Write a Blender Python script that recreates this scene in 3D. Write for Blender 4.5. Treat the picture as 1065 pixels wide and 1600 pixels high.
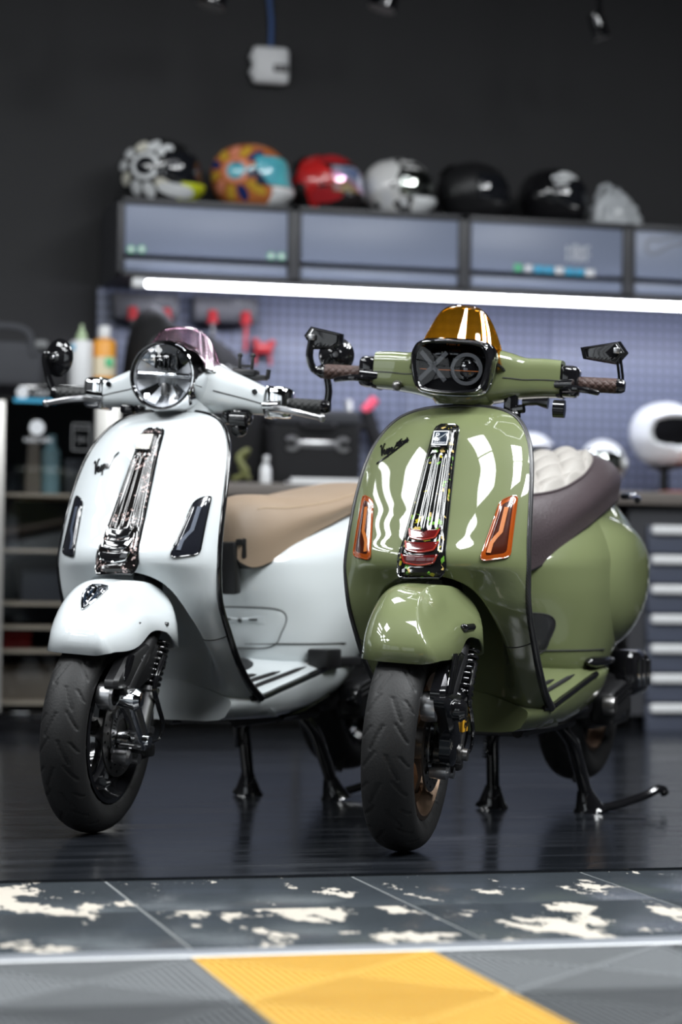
import bpy, bmesh, math, random
import numpy as np
from math import sin, cos, pi, radians, atan
for _o in list(bpy.data.objects): bpy.data.objects.remove(_o)
SC = bpy.context.scene
COL = SC.collection
# ---------------------------------------------------------------- camera
ALPHA, PITCH, ROLL, CAMH = radians(14.74), atan(99/3778.0), radians(0.74), 0.577
def make_camera():
    f = np.array([sin(ALPHA)*cos(PITCH), cos(ALPHA)*cos(PITCH), sin(PITCH)])
    x = np.array([cos(ALPHA), -sin(ALPHA), 0.0]); y = np.cross(x, f)
    xr = x*cos(ROLL) + y*sin(ROLL); yr = -x*sin(ROLL) + y*cos(ROLL)
    cd = bpy.data.cameras.new('camera'); co = bpy.data.objects.new('camera', cd); COL.objects.link(co)
    from mathutils import Matrix
    m = Matrix.Identity(4)
    for i in range(3):
        m[i][0], m[i][1], m[i][2] = xr[i], yr[i], -f[i]
    m[2][3] = CAMH
    co.matrix_world = m
    cd.sensor_fit = 'VERTICAL'; cd.sensor_height = 36; cd.sensor_width = 24; cd.lens = 85
    cd.clip_start = 0.05; cd.clip_end = 60
    cd.dof.use_dof = True; cd.dof.focus_distance = 5.05; cd.dof.aperture_fstop = 2.2; cd.dof.aperture_blades = 9
    SC.camera = co
make_camera()
# ---------------------------------------------------------------- world, exposure
wd = bpy.data.worlds.new('world'); SC.world = wd; wd.use_nodes = True
wd.node_tree.nodes['Background'].inputs[0].default_value = (0.75, 0.85, 1, 1)
wd.node_tree.nodes['Background'].inputs[1].default_value = 0.15
SC.view_settings.view_transform = 'Standard'; SC.view_settings.look = 'None'
SC.view_settings.gamma = 1; SC.view_settings.use_curve_mapping = False
SC.view_settings.exposure = 0.0
SC.cycles.use_denoising = True
SC.cycles.max_bounces = 10; SC.cycles.transparent_max_bounces = 16
SC.cycles.sample_clamp_indirect = 6.0; SC.cycles.caustics_reflective = False; SC.cycles.caustics_refractive = False
# ---------------------------------------------------------------- ceiling panel lamps
CEIL = 3.45
def panel(x, y, w, h, power, rz=0.0, col=(0.95, 0.98, 1.0), spread=180, z=None):
    ld = bpy.data.lights.new('ceiling_panel_light', 'AREA'); ld.shape = 'RECTANGLE'; ld.size = w; ld.size_y = h
    ld.energy = power; ld.color = col; ld.spread = radians(spread)
    lo = bpy.data.objects.new('ceiling_panel_light', ld); COL.objects.link(lo)
    lo.location = (x, y, (CEIL-0.04) if z is None else z); lo.rotation_euler = (0, 0, rz)
    return lo
PW = 27.0
for (x, y) in ((0.95, 4.15), (0.95, 3.53)): panel(x, y, .50, .58, PW)
panel(-.62, 4.75, .62, .85, PW*1.7)
for x in (-1.35, -1.85, -2.35): panel(x, 6.2, .24, 1.7, PW*1.1)
for i in range(3):
    for j in range(4):
        if (i+j) % 2 == 0: panel(-1.9-i*.55, 3.0+j*.62, .52, .58, PW*.8)
for (x, y) in ((2.3, 3.7), (2.3, 3.08), (3.2, 4.3), (3.2, 3.68), (4.1, 3.4), (4.1, 2.78), (3.2, 2.6), (4.1, 4.6)): panel(x, y, .5, .58, PW*1.5)  # right-hand panels, added to brighten the scooters' rear bodies
for (x, y) in ((3.6, 6.1), (1.3, 6.6)): panel(x, y, .5, .58, PW*.8)
# ---------------------------------------------------------------- helpers
def hermite(xs, ys, x):
    xs = np.asarray(xs, float); ys = np.asarray(ys, float); x = np.clip(np.asarray(x, float), xs[0], xs[-1])
    h = np.diff(xs); d = np.diff(ys)/h; m = np.zeros_like(ys)
    m[0], m[-1] = d[0], d[-1]
    for i in range(1, len(xs)-1):
        m[i] = 0 if d[i-1]*d[i] <= 0 else 3*(h[i-1]+h[i])/((2*h[i]+h[i-1])/d[i-1]+(h[i]+2*h[i-1])/d[i])
    k = np.clip(np.searchsorted(xs, x, side='right')-1, 0, len(xs)-2)
    t = (x-xs[k])/h[k]; t2 = t*t; t3 = t2*t
    return (2*t3-3*t2+1)*ys[k]+(t3-2*t2+t)*h[k]*m[k]+(-2*t3+3*t2)*ys[k+1]+(t3-t2)*h[k]*m[k+1]
def sstep(t):
    t = np.clip(t, 0, 1); return t*t*(3-2*t)
def spline(pts, n, closed=False):
    p = np.asarray(pts, float); N = len(p); out = []
    segs = N if closed else N-1
    for i in range(segs):
        if closed: a, b, c, d = p[(i-1) % N], p[i], p[(i+1) % N], p[(i+2) % N]
        else: a, b, c, d = p[max(i-1, 0)], p[i], p[i+1], p[min(i+2, N-1)]
        for k in range(n):
            t = k/n
            out.append(.5*((2*b)+(-a+c)*t+(2*a-5*b+4*c-d)*t*t+(-a+3*b-3*c+d)*t**3))
    if not closed: out.append(p[-1])
    return np.array(out)
class MB:
    def __init__(s): s.v = []; s.f = []; s.n = 0
    def add(s, vs, fs):
        vs = np.asarray(vs, float).reshape(-1, 3)
        s.v.append(vs); s.f += [tuple(i+s.n for i in f) for f in fs]; s.n += len(vs); return s
    def grid(s, P, cu=False, cv=False, capu=False):
        P = np.asarray(P, float); n, m = P.shape[:2]; fs = []
        for i in range(n if cu else n-1):
            for j in range(m if cv else m-1):
                i2, j2 = (i+1) % n, (j+1) % m
                fs.append((i*m+j, i*m+j2, i2*m+j2, i2*m+j))
        if capu:
            fs.append(tuple(range(m-1, -1, -1))); fs.append(tuple((n-1)*m+j for j in range(m)))
        return s.add(P.reshape(-1, 3), fs)
    def tube(s, path, r, n=10, closed=False, sx=1.0, up=None, caps=True):
        p = np.asarray(path, float); N = len(p); r = np.broadcast_to(np.asarray(r, float), (N,))
        if closed: T = np.roll(p, -1, 0)-np.roll(p, 1, 0)
        else: T = np.gradient(p, axis=0)
        T = T/np.maximum(np.linalg.norm(T, axis=1, keepdims=True), 1e-9)
        u = np.array([0, 0, 1.0]) if up is None else np.asarray(up, float)
        if up is None and abs(T[0] @ u) > .95: u = np.array([1.0, 0, 0])
        rings = []; A = u - T[0]*(u @ T[0]); A /= np.linalg.norm(A)
        th = np.arange(n)*2*pi/n
        for i in range(N):
            if up is not None: A = u-T[i]*(u @ T[i])
            else: A = A-T[i]*(A @ T[i])
            A = A/max(np.linalg.norm(A), 1e-9); B = np.cross(T[i], A)
            rings.append(p[i]+r[i]*(np.outer(np.cos(th), A)+sx*np.outer(np.sin(th), B)))
        return s.grid(np.array(rings), cu=closed, cv=True, capu=(caps and not closed))
    def box(s, c, size, rot=None, bev=0.0, seg=2):
        bm = bmesh.new(); bmesh.ops.create_cube(bm, size=1.0)
        for v in bm.verts: v.co.x *= size[0]; v.co.y *= size[1]; v.co.z *= size[2]
        if bev > 0: bmesh.ops.bevel(bm, geom=list(bm.edges), offset=min(bev, min(size)*.49), segments=seg, affect='EDGES', profile=.5)
        bm.verts.index_update()
        V = np.array([v.co[:] for v in bm.verts]); Fs = [tuple(v.index for v in f.verts) for f in bm.faces]; bm.free()
        if rot is not None: V = V @ np.asarray(rot).T
        return s.add(V+np.asarray(c, float), Fs)
    def prism(s, poly, a, b, axis='x', taper=1.0):
        poly = np.asarray(poly, float); N = len(poly); c = poly.mean(0)
        def lift(q, h):
            o = np.zeros((N, 3)); ax = 'xyz'.index(axis); r = [k for k in range(3) if k != ax]
            o[:, ax] = h; o[:, r[0]] = q[:, 0]; o[:, r[1]] = q[:, 1]; return o
        V = np.vstack([lift(poly, a), lift(c+(poly-c)*taper, b)])
        fs = [tuple(range(N)), tuple(range(2*N-1, N-1, -1))]+[(i, N+i, N+(i+1) % N, (i+1) % N) for i in range(N)]
        return s.add(V, fs)
    def lathe(s, prof, c=(0, 0, 0), axis='z', n=32, a0=0, a1=2*pi):
        prof = np.asarray(prof, float); full = abs(a1-a0-2*pi) < 1e-6
        th = a0+(a1-a0)*np.arange(n)/(n if full else n-1)
        P = np.zeros((n, len(prof), 3)); ax = 'xyz'.index(axis); r0, r1 = [(1, 2), (2, 0), (0, 1)][ax]
        P[:, :, ax] = prof[None, :, 1]; P[:, :, r0] = np.cos(th)[:, None]*prof[None, :, 0]; P[:, :, r1] = np.sin(th)[:, None]*prof[None, :, 0]
        return s.grid(P+np.asarray(c, float), cu=full)
    def ell(s, c, r, n=20, m=12, rot=None):
        ph = np.linspace(-pi/2, pi/2, m); th = np.arange(n)*2*pi/n
        P = np.stack([np.outer(np.cos(ph), np.cos(th))*r[0], np.outer(np.cos(ph), np.sin(th))*r[1], np.outer(np.sin(ph), np.ones(n))*r[2]], -1)
        if rot is not None: P = P @ np.asarray(rot).T
        return s.grid(P+np.asarray(c, float), cv=True)
    def build(s, name, mat, parent=None, xf=None, smooth=35, thick=0.0, label=None, kind=None, off=-1.0):
        V = np.vstack(s.v)
        if xf is not None: V = xf(V)
        me = bpy.data.meshes.new(name); me.from_pydata(V.tolist(), [], s.f); me.update()
        bm = bmesh.new(); bm.from_mesh(me); bmesh.ops.remove_doubles(bm, verts=bm.verts, dist=1e-5)
        bmesh.ops.recalc_face_normals(bm, faces=bm.faces); bm.to_mesh(me); bm.free()
        if smooth:
            me.shade_smooth()
            if smooth < 180: me.set_sharp_from_angle(angle=radians(smooth))
        o = bpy.data.objects.new(name, me); COL.objects.link(o)
        if mat is not None: me.materials.append(mat)
        if parent is not None: o.parent = parent
        if thick:
            md = o.modifiers.new('solid', 'SOLIDIFY'); md.thickness = thick; md.offset = off
        if label: o['label'] = label
        if kind: o['kind'] = kind
        return o
def tag(o, label, cat, group=None):
    o['label'] = label; o['category'] = cat
    if group: o['group'] = group
    return o
def thing(name, label, cat, loc=(0, 0, 0), rz=0.0, group=None):
    o = bpy.data.objects.new(name, None); COL.objects.link(o); o.location = loc; o.rotation_euler = (0, 0, rz)
    o.empty_display_size = .1
    return tag(o, label, cat, group)
def struct(o): o['kind'] = 'structure'; return o
# ---------------------------------------------------------------- materials
def mat(name, col, rough=.5, metal=0.0, coat=0.0, emit=None, estr=0.0, spec=.5, bump=None, var=None, alpha=None):
    m = bpy.data.materials.new(name); m.use_nodes = True; nt = m.node_tree; b = nt.nodes['Principled BSDF']
    b.inputs['Base Color'].default_value = (*col, 1); b.inputs['Roughness'].default_value = rough; b.inputs['Metallic'].default_value = metal
    b.inputs['Coat Weight'].default_value = coat; b.inputs['Coat Roughness'].default_value = .02; b.inputs['Specular IOR Level'].default_value = spec
    if emit: b.inputs['Emission Color'].default_value = (*emit, 1); b.inputs['Emission Strength'].default_value = estr
    if bump or var:
        tc = nt.nodes.new('ShaderNodeTexCoord')
        if bump:
            sc, st = bump; nz = nt.nodes.new('ShaderNodeTexNoise'); nz.inputs['Scale'].default_value = sc; nz.inputs['Detail'].default_value = 4
            bp = nt.nodes.new('ShaderNodeBump'); bp.inputs['Strength'].default_value = st; bp.inputs['Distance'].default_value = .002
            nt.links.new(tc.outputs['Object'], nz.inputs['Vector']); nt.links.new(nz.outputs['Fac'], bp.inputs['Height']); nt.links.new(bp.outputs['Normal'], b.inputs['Normal'])
        if var:
            sc, c2 = var; nz = nt.nodes.new('ShaderNodeTexNoise'); nz.inputs['Scale'].default_value = sc; nz.inputs['Detail'].default_value = 5
            mx = nt.nodes.new('ShaderNodeMix'); mx.data_type = 'RGBA'; mx.inputs['A'].default_value = (*col, 1); mx.inputs['B'].default_value = (*c2, 1)
            nt.links.new(tc.outputs['Object'], nz.inputs['Vector']); nt.links.new(nz.outputs['Fac'], mx.inputs['Factor']); nt.links.new(mx.outputs['Result'], b.inputs['Base Color'])
    return m
def tinted(name, col, gl=.12, rg=.02, gc=(1, 1, 1)):
    m = bpy.data.materials.new(name); m.use_nodes = True; nt = m.node_tree; nt.nodes.clear()
    o = nt.nodes.new('ShaderNodeOutputMaterial'); t = nt.nodes.new('ShaderNodeBsdfTransparent'); g = nt.nodes.new('ShaderNodeBsdfGlossy')
    t.inputs['Color'].default_value = (*col, 1); g.inputs['Roughness'].default_value = rg; g.inputs['Color'].default_value = (*gc, 1)
    lw = nt.nodes.new('ShaderNodeLayerWeight'); lw.inputs['Blend'].default_value = .5
    pw = nt.nodes.new('ShaderNodeMath'); pw.operation = 'POWER'; pw.inputs[1].default_value = 3.0; nt.links.new(lw.outputs['Facing'], pw.inputs[0])
    ma = nt.nodes.new('ShaderNodeMath'); ma.operation = 'MULTIPLY_ADD'; ma.inputs[1].default_value = .7; ma.inputs[2].default_value = gl; nt.links.new(pw.outputs[0], ma.inputs[0])
    mx = nt.nodes.new('ShaderNodeMixShader'); nt.links.new(ma.outputs[0], mx.inputs['Fac']); nt.links.new(t.outputs[0], mx.inputs[1]); nt.links.new(g.outputs[0], mx.inputs[2])
    nt.links.new(mx.outputs[0], o.inputs['Surface']); return m
def flecked(name, base, flecks, scale=90.0, thr=.55, coat=1.0, rough=.25, stretch=(1, 1, 1), noise=0.0):
    """dark base with voronoi cells picked at random in the colours of `flecks`"""
    m = mat(name, base, rough, coat=coat); nt = m.node_tree; b = nt.nodes['Principled BSDF']
    tc = nt.nodes.new('ShaderNodeTexCoord'); mp = nt.nodes.new('ShaderNodeMapping'); mp.inputs['Scale'].default_value = stretch
    vo = nt.nodes.new('ShaderNodeTexVoronoi'); vo.inputs['Scale'].default_value = scale; vo.inputs['Randomness'].default_value = 1
    nt.links.new(tc.outputs['Object'], mp.inputs['Vector']); nt.links.new(mp.outputs['Vector'], vo.inputs['Vector'])
    sp = nt.nodes.new('ShaderNodeSeparateColor'); nt.links.new(vo.outputs['Color'], sp.inputs['Color'])
    rmp = nt.nodes.new('ShaderNodeValToRGB'); cr = rmp.color_ramp; cr.interpolation = 'CONSTANT'
    cr.elements[0].position = 0; cr.elements[0].color = (*base, 1); cr.elements[1].position = thr; cr.elements[1].color = (*flecks[0], 1)
    for i, c in enumerate(flecks[1:]):
        e = cr.elements.new(thr+(1-thr)*(i+1)/len(flecks)); e.color = (*c, 1)
    nt.links.new(sp.outputs['Red'], rmp.inputs['Fac'])
    nz = nt.nodes.new('ShaderNodeTexNoise'); nz.inputs['Scale'].default_value = 28; nz.inputs['Detail'].default_value = 2
    nt.links.new(tc.outputs['Object'], nz.inputs['Vector'])
    gt = nt.nodes.new('ShaderNodeMath'); gt.operation = 'GREATER_THAN'; gt.inputs[1].default_value = noise; nt.links.new(nz.outputs['Fac'], gt.inputs[0])
    mx = nt.nodes.new('ShaderNodeMix'); mx.data_type = 'RGBA'; mx.inputs['A'].default_value = (*base, 1)
    nt.links.new(gt.outputs[0], mx.inputs['Factor']); nt.links.new(rmp.outputs['Color'], mx.inputs['B']); nt.links.new(mx.outputs['Result'], b.inputs['Base Color'])
    return m
def weave(name, c1, c2, scale=180.0, coat=1.0):
    m = mat(name, c1, .4, coat=coat*.35); nt = m.node_tree; b = nt.nodes['Principled BSDF']
    tc = nt.nodes.new('ShaderNodeTexCoord'); w = nt.nodes.new('ShaderNodeTexWave'); w.wave_type = 'BANDS'; w.bands_direction = 'DIAGONAL'; w.inputs['Scale'].default_value = scale
    nt.links.new(tc.outputs['Object'], w.inputs['Vector']); mx = nt.nodes.new('ShaderNodeMix'); mx.data_type = 'RGBA'
    mx.inputs['A'].default_value = (*c1, 1); mx.inputs['B'].default_value = (*c2, 1); nt.links.new(w.outputs['Fac'], mx.inputs['Factor']); nt.links.new(mx.outputs['Result'], b.inputs['Base Color'])
    return m
M = dict(
    white=mat('white_gloss_paint', (.63, .67, .685), .4, coat=1.0, spec=.12),
    green=mat('olive_gloss_paint', (.135, .157, .073), .4, coat=1.0, spec=.12),
    black=mat('black_gloss_plastic', (.006, .006, .007), .08, coat=.5),
    plastic=mat('black_satin_plastic', (.009, .009, .010), .42),
    rubber=mat('tyre_rubber', (.0042, .0042, .0045), .6, bump=(220, .25)),
    chrome=mat('chrome', (.86, .87, .88), .04, 1.0), steel=mat('brushed_steel', (.5, .5, .51), .28, 1.0),
    dsteel=mat('dark_steel', (.22, .215, .21), .35, 1.0), bronze=mat('bronze_metal', (.20, .14, .10), .35, 1.0),
    tan=mat('tan_seat_leather', (.29, .215, .150), .55, bump=(420, .3), var=(3, (.26, .19, .132))),
    brown=mat('dark_brown_seat_leather', (.056, .042, .046), .40, bump=(160, .6)),
    cream=mat('cream_quilted_leather', (.33, .31, .285), .45, bump=(300, .2)), stitch=mat('beige_stitching', (.4, .3, .2), .7),
    gripb=mat('black_grip_rubber', (.016, .017, .017), .5), gripn=mat('brown_grip_leather', (.055, .028, .022), .5),
    amber=tinted('amber_visor_plastic', (1.0, .62, .10), .13), pink=tinted('pink_visor_plastic', (1.0, .84, .92), .42, .14, (1, .86, .93)),
    clear=tinted('clear_lens', (.97, .98, 1.0), .03), smoke=tinted('smoke_lens', (.10, .11, .14), .05),
    amberlens=mat('amber_lens', (.28, .052, .006), .12, coat=1.0), amberdark=mat('dark_amber_lens', (.045, .008, .003), .15, coat=1.0),
    amberlit=mat('orange_light_guide', (.42, .11, .006), .3, coat=1.0),
    smokedark=mat('smoked_lens_dark', (.012, .013, .018), .1, coat=1.0), smokelit=mat('grey_light_guide', (.07, .085, .12), .3, coat=1.0),
    tieg=flecked('black_resin_with_yellow_flakes', (.006, .006, .006), ((.35, .30, .02), (.10, .25, .03), (.45, .33, .12)), 120, .78, coat=0, rough=.07, noise=.49),
    tiew=flecked('black_resin_with_rose_flakes', (.008, .007, .007), ((.20, .14, .13), (.5, .38, .36), (.05, .045, .045)), 240, .64, coat=0, rough=.07, noise=.51),
    carbon=weave('carbon_fibre', (.004, .004, .005), (.028, .028, .03), 95),
    red=mat('deep_red_gloss', (.085, .004, .004), .12, coat=1.0), redlit=mat('red_gloss_edge', (.26, .022, .012), .15, coat=1.0),
    yellow=mat('yellow_label', (.75, .38, .02), .4), navy=mat('navy_badge', (.008, .016, .03), .2, coat=1.0),
    silverp=mat('silver_print', (.75, .77, .8), .3), greyp=mat('grey_print', (.20, .205, .21), .4), pale=mat('pale_badge_plate', (.80, .78, .72), .06, 1.0),
    gdark=mat('dark_lens_black', (.006, .006, .007), .06, coat=1.0), seam=mat('dark_panel_gap', (.02, .02, .02), .6),
    matt=mat('matt_black_lining', (.004, .004, .005), .9, spec=.1), ghost=mat('smoky_grey_print', (.04, .042, .046), .5), platep=mat('cream_badge_plate', (.72, .69, .62), .15, coat=1.0),
    frosted=mat('frosted_reflector', (.82, .84, .87), .25, .12),
)
# ---------------------------------------------------------------- room materials
def posmat(name, c1, c2, scale, lo, hi, rough=(.4, .4), coat=0.0, detail=6, rscale=None):
    """two colours split by a noise threshold in world position"""
    m = mat(name, c1, rough[0], coat=coat); nt = m.node_tree; b = nt.nodes['Principled BSDF']
    g = nt.nodes.new('ShaderNodeNewGeometry'); mp = nt.nodes.new('ShaderNodeMapping'); mp.inputs['Scale'].default_value = scale; nz = nt.nodes.new('ShaderNodeTexNoise'); nz.inputs['Scale'].default_value = 1; nz.inputs['Detail'].default_value = detail; nz.inputs['Roughness'].default_value = .70
    r = nt.nodes.new('ShaderNodeMapRange'); r.inputs['From Min'].default_value = lo; r.inputs['From Max'].default_value = hi
    nt.links.new(g.outputs['Position'], mp.inputs['Vector']); nt.links.new(mp.outputs['Vector'], nz.inputs['Vector']); nt.links.new(nz.outputs['Fac'], r.inputs['Value'])
    mx = nt.nodes.new('ShaderNodeMix'); mx.data_type = 'RGBA'; mx.inputs['A'].default_value = (*c1, 1); mx.inputs['B'].default_value = (*c2, 1); nt.links.new(r.outputs['Result'], mx.inputs['Factor']); nt.links.new(mx.outputs['Result'], b.inputs['Base Color'])
    mr = nt.nodes.new('ShaderNodeMapRange'); mr.inputs['To Min'].default_value = rough[0]; mr.inputs['To Max'].default_value = rough[1]; nt.links.new(r.outputs['Result'], mr.inputs['Value']); nt.links.new(mr.outputs['Result'], b.inputs['Roughness'])
    return m
def rainbow():
    m = mat('rainbow_visor', (.5, .5, .7), .08, .6); nt = m.node_tree; b = nt.nodes['Principled BSDF']
    tc = nt.nodes.new('ShaderNodeTexCoord'); nz = nt.nodes.new('ShaderNodeTexNoise'); nz.inputs['Scale'].default_value = 9; nz.inputs['Detail'].default_value = 1
    r = nt.nodes.new('ShaderNodeValToRGB'); e = r.color_ramp.elements; e[0].position = .3; e[0].color = (.05, .2, .7, 1); e[1].position = .72; e[1].color = (.3, .75, .85, 1)
    for p_, c_ in ((.42, (.75, .8, .95, 1)), (.50, (.75, .35, .65, 1)), (.58, (.8, .6, .2, 1)), (.65, (.85, .85, .95, 1))): k = e.new(p_); k.color = c_
    nt.links.new(tc.outputs['Object'], nz.inputs['Vector']); nt.links.new(nz.outputs['Fac'], r.inputs['Fac']); nt.links.new(r.outputs['Color'], b.inputs['Base Color']); return m
M.update(
    wall=mat('charcoal_wall_paint', (.013, .0135, .015), .75, var=(1.2, (.019, .019, .021))), ceil=mat('dark_ceiling', (.012, .012, .013), .9),
    floor=posmat('dark_polished_floor', (.008, .0095, .012), (.020, .022, .027), (1.5, 14, 1), .42, .72, (.13, .30)),
    grout=mat('grey_joint', (.16, .17, .17), .6), base=mat('grey_subfloor', (.05, .05, .052), .8),
    worn=posmat('worn_blue_grey_paint', (.045, .054, .062), (.44, .40, .34), (6.5, 3.0, 1), .54, .555, (.22, .7)),
    worn2=posmat('lightly_worn_blue_grey_paint', (.042, .050, .058), (.42, .385, .33), (9, 4.5, 1), .60, .618, (.20, .7)),
    strip=mat('pale_edge_strip', (.17, .185, .21), .35, var=(9, (.26, .275, .30))), ytile=mat('yellow_floor_tile', (.68, .42, .075), .5, var=(6, (.60, .365, .06))),
    gtile=mat('mid_grey_floor_tile', (.17, .18, .188), .5), dtile=mat('dark_grey_floor_tile', (.085, .092, .098), .5),
    cabf=mat('dark_cabinet_frame', (.045, .046, .052), .45), cabd=mat('blue_grey_cabinet_door', (.215, .25, .345), .4), bench=mat('worktop_wood', (.16, .14, .125), .5),
    draw=mat('slate_drawer', (.075, .085, .12), .4), pale=M['pale'], alum=mat('aluminium_frame', (.42, .41, .39), .35, .6),
    tube=mat('led_tube', (1, 1, 1), .3, emit=(.93, .94, 1.0), estr=14.0), fabric=mat('black_fabric', (.005, .005, .006), .85, bump=(90, .5)), gfabric=mat('grey_fabric', (.055, .057, .065), .85, bump=(70, .6)),
    wplastic=mat('white_plastic', (.80, .81, .82), .35), oplastic=mat('orange_plastic', (.85, .36, .03), .35), redp=mat('red_plastic', (.40, .02, .025), .35), blue=mat('blue_cable', (.02, .07, .22), .4),
    whelm=mat('white_helmet_gloss', (.80, .82, .83), .2, coat=1.0), visd=mat('dark_visor', (.01, .011, .014), .05, coat=1.0), viss=mat('silvered_visor', (.80, .86, .80), .08, 1.0),
    visb=flecked('iridescent_visor', (.10, .45, .55), ((.55, .80, .75), (.02, .03, .07), (.12, .55, .62)), 14, .35, noise=0), visr=rainbow(),
    bagp=mat('clear_plastic_film', (.42, .44, .46), .3, bump=(40, 1.0)), lamp=mat('satin_grey_lamp', (.30, .29, .28), .4, .5), greenp=mat('green_print', (.10, .55, .25), .4), cyanp=mat('cyan_print', (.05, .40, .65), .4),
    glass=tinted('cabinet_glass', (.82, .84, .86), .04), dteal=mat('dark_teal_backing', (.010, .022, .034), .5), shelf=mat('brass_grey_shelf_edge', (.52, .42, .31), .7), olive=mat('olive_cord', (.19, .20, .07), .6), khaki=mat('khaki_cloth', (.19, .155, .12), .8),
)
def pegmat():
    m = mat('blue_grey_pegboard', (.17, .19, .27), .45); nt = m.node_tree; b = nt.nodes['Principled BSDF']
    g = nt.nodes.new('ShaderNodeNewGeometry'); sp = nt.nodes.new('ShaderNodeSeparateXYZ'); nt.links.new(g.outputs['Position'], sp.inputs[0])
    prev = None
    for ax in ('X', 'Z'):
        a = nt.nodes.new('ShaderNodeMath'); a.operation = 'MULTIPLY'; a.inputs[1].default_value = 1/.0375; nt.links.new(sp.outputs[ax], a.inputs[0])
        f = nt.nodes.new('ShaderNodeMath'); f.operation = 'FRACT'; nt.links.new(a.outputs[0], f.inputs[0])
        s = nt.nodes.new('ShaderNodeMath'); s.operation = 'SUBTRACT'; s.inputs[1].default_value = .5; nt.links.new(f.outputs[0], s.inputs[0])
        q = nt.nodes.new('ShaderNodeMath'); q.operation = 'ABSOLUTE'; nt.links.new(s.outputs[0], q.inputs[0])
        l = nt.nodes.new('ShaderNodeMath'); l.operation = 'LESS_THAN'; l.inputs[1].default_value = .26; nt.links.new(q.outputs[0], l.inputs[0])
        if prev is None: prev = l
        else:
            k = nt.nodes.new('ShaderNodeMath'); k.operation = 'MULTIPLY'; nt.links.new(prev.outputs[0], k.inputs[0]); nt.links.new(l.outputs[0], k.inputs[1]); prev = k
    mx = nt.nodes.new('ShaderNodeMix'); mx.data_type = 'RGBA'; mx.inputs['A'].default_value = (.155, .176, .250, 1); mx.inputs['B'].default_value = (.060, .068, .105, 1)
    nt.links.new(prev.outputs[0], mx.inputs['Factor']); nt.links.new(mx.outputs['Result'], b.inputs['Base Color']); return m
M['peg'] = pegmat(); M['daypane'] = mat('daylit_pane', (.6, .65, .7), .1, emit=(.9, .96, 1.0), estr=2.1); M['sideglow'] = mat('added_side_glow', (.6, .65, .7), .1, emit=(.9, .96, 1.0), estr=1.1); M['gframe'] = mat('dark_pane_frame', (.02, .02, .02), .5)
# ---------------------------------------------------------------- room shell
def slab(name, x0, x1, y0, y1, z0, z1, m, parent=None, bev=0.0):
    return MB().box(((x0+x1)/2, (y0+y1)/2, (z0+z1)/2), (x1-x0, y1-y0, z1-z0), bev=bev).build(name, m, parent, smooth=30)
XL, XR_, YF, YB = -3.6, 6.4, -2.6, 9.25
EY = 4.535
floor = struct(slab('floor', XL, XR_, EY, YB, -.06, 0, M['floor']))
slab('subfloor', XL, XR_, YF, EY-.004, -.06, -.008, M['base'], floor)
struct(slab('wall_back', XL, XR_, YB, YB+.12, -.06, CEIL, M['wall'])); struct(slab('wall_left', XL-.12, XL, YF, YB, -.06, CEIL, M['wall']))
struct(slab('wall_right', XR_, XR_+.12, YF, YB, -.06, CEIL, M['wall'])); struct(slab('wall_front', XL, XR_, YF-.12, YF, -.06, CEIL, M['wall']))
struct(slab('ceiling', XL, XR_, YF, YB, CEIL, CEIL+.1, M['ceil']))
struct(slab('baseboard_back', 1.45, XR_, 9.22, YB, 0, .09, M['alum']))
for k_ in range(4):  # unseen glowing panes, added to brighten the chrome and fill from the left
    y_ = -1.5+k_*1.3; wn = struct(slab('window_%d' % (k_+5), XL+.001, XL+.012, y_-.60, y_+.60, .35, 2.75, M['sideglow']))
    for (a_, b_, c_, d_) in ((y_-.65, y_-.58, .3, 2.8), (y_+.58, y_+.65, .3, 2.8), (y_-.6, y_+.6, .3, .37), (y_-.6, y_+.6, 2.73, 2.8), (y_-.6, y_+.6, 1.62, 1.67)): slab('window_frame', XL, XL+.05, a_, b_, c_, d_, M['gframe'], wn)
# worn painted tiles in front of the dark floor
slab('grout', -1.2, 4.2, 3.685, EY-.004, -.0085, -.0055, M['grout'], floor)
xe = [-.672, -.20, .272, .742, 1.222, 1.690, 2.162, 2.63, 3.1]; ye = [3.690, 4.112, 4.526]
for i in range(len(xe)-1):
    for j in range(2):
        w_ = M['worn'] if (j == 0 or i in (2, 6)) else M['worn2']
        slab('painted_tile', xe[i]+.003, xe[i+1]-.003, ye[j]+.002, ye[j+1]-.002, -.012, -.004, w_, floor, bev=.0012)
slab('edge_strip', -1.2, 4.2, 3.604, 3.686, -.010, -.003, M['strip'], floor, bev=.002)
slab('edge_lip', -1.2, 4.2, 3.598, 3.614, -.010, -.0012, M['wplastic'], floor, bev=.001)
# ribbed clip-together tiles
def rib_tile(m):
    L, mb = .3785, MB(); h = L/2
    mb.box((0, 0, -.010), (L-.002, L-.002, .010), bev=.001)
    for k in range(4):
        a = k*pi/2; R = np.array([[cos(a), -sin(a), 0], [sin(a), cos(a), 0], [0, 0, 1]])
        for i in range(15):
            y = .012+i*(h-.018)/15; x = max(.004, y-.009)
            mb.box(R @ np.array([0, y, -.0035]), (2*x, .0058, .004), R)
    for a in (pi/4, -pi/4): mb.box((0, 0, -.0035), (L*1.36, .009, .0042), np.array([[cos(a), -sin(a), 0], [sin(a), cos(a), 0], [0, 0, 1]]))
    for (cx, cy, sx_, sy_) in ((0, h-.003, L-.002, .005), (0, -h+.003, L-.002, .005), (h-.003, 0, .005, L-.002), (-h+.003, 0, .005, L-.002)): mb.box((cx, cy, -.0035), (sx_, sy_, .0042))
    return mb.build('ribbed_tile', m, floor, smooth=0)
protos = {k: rib_tile(M[k]) for k in ('ytile', 'gtile', 'dtile')}; used = set()
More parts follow.
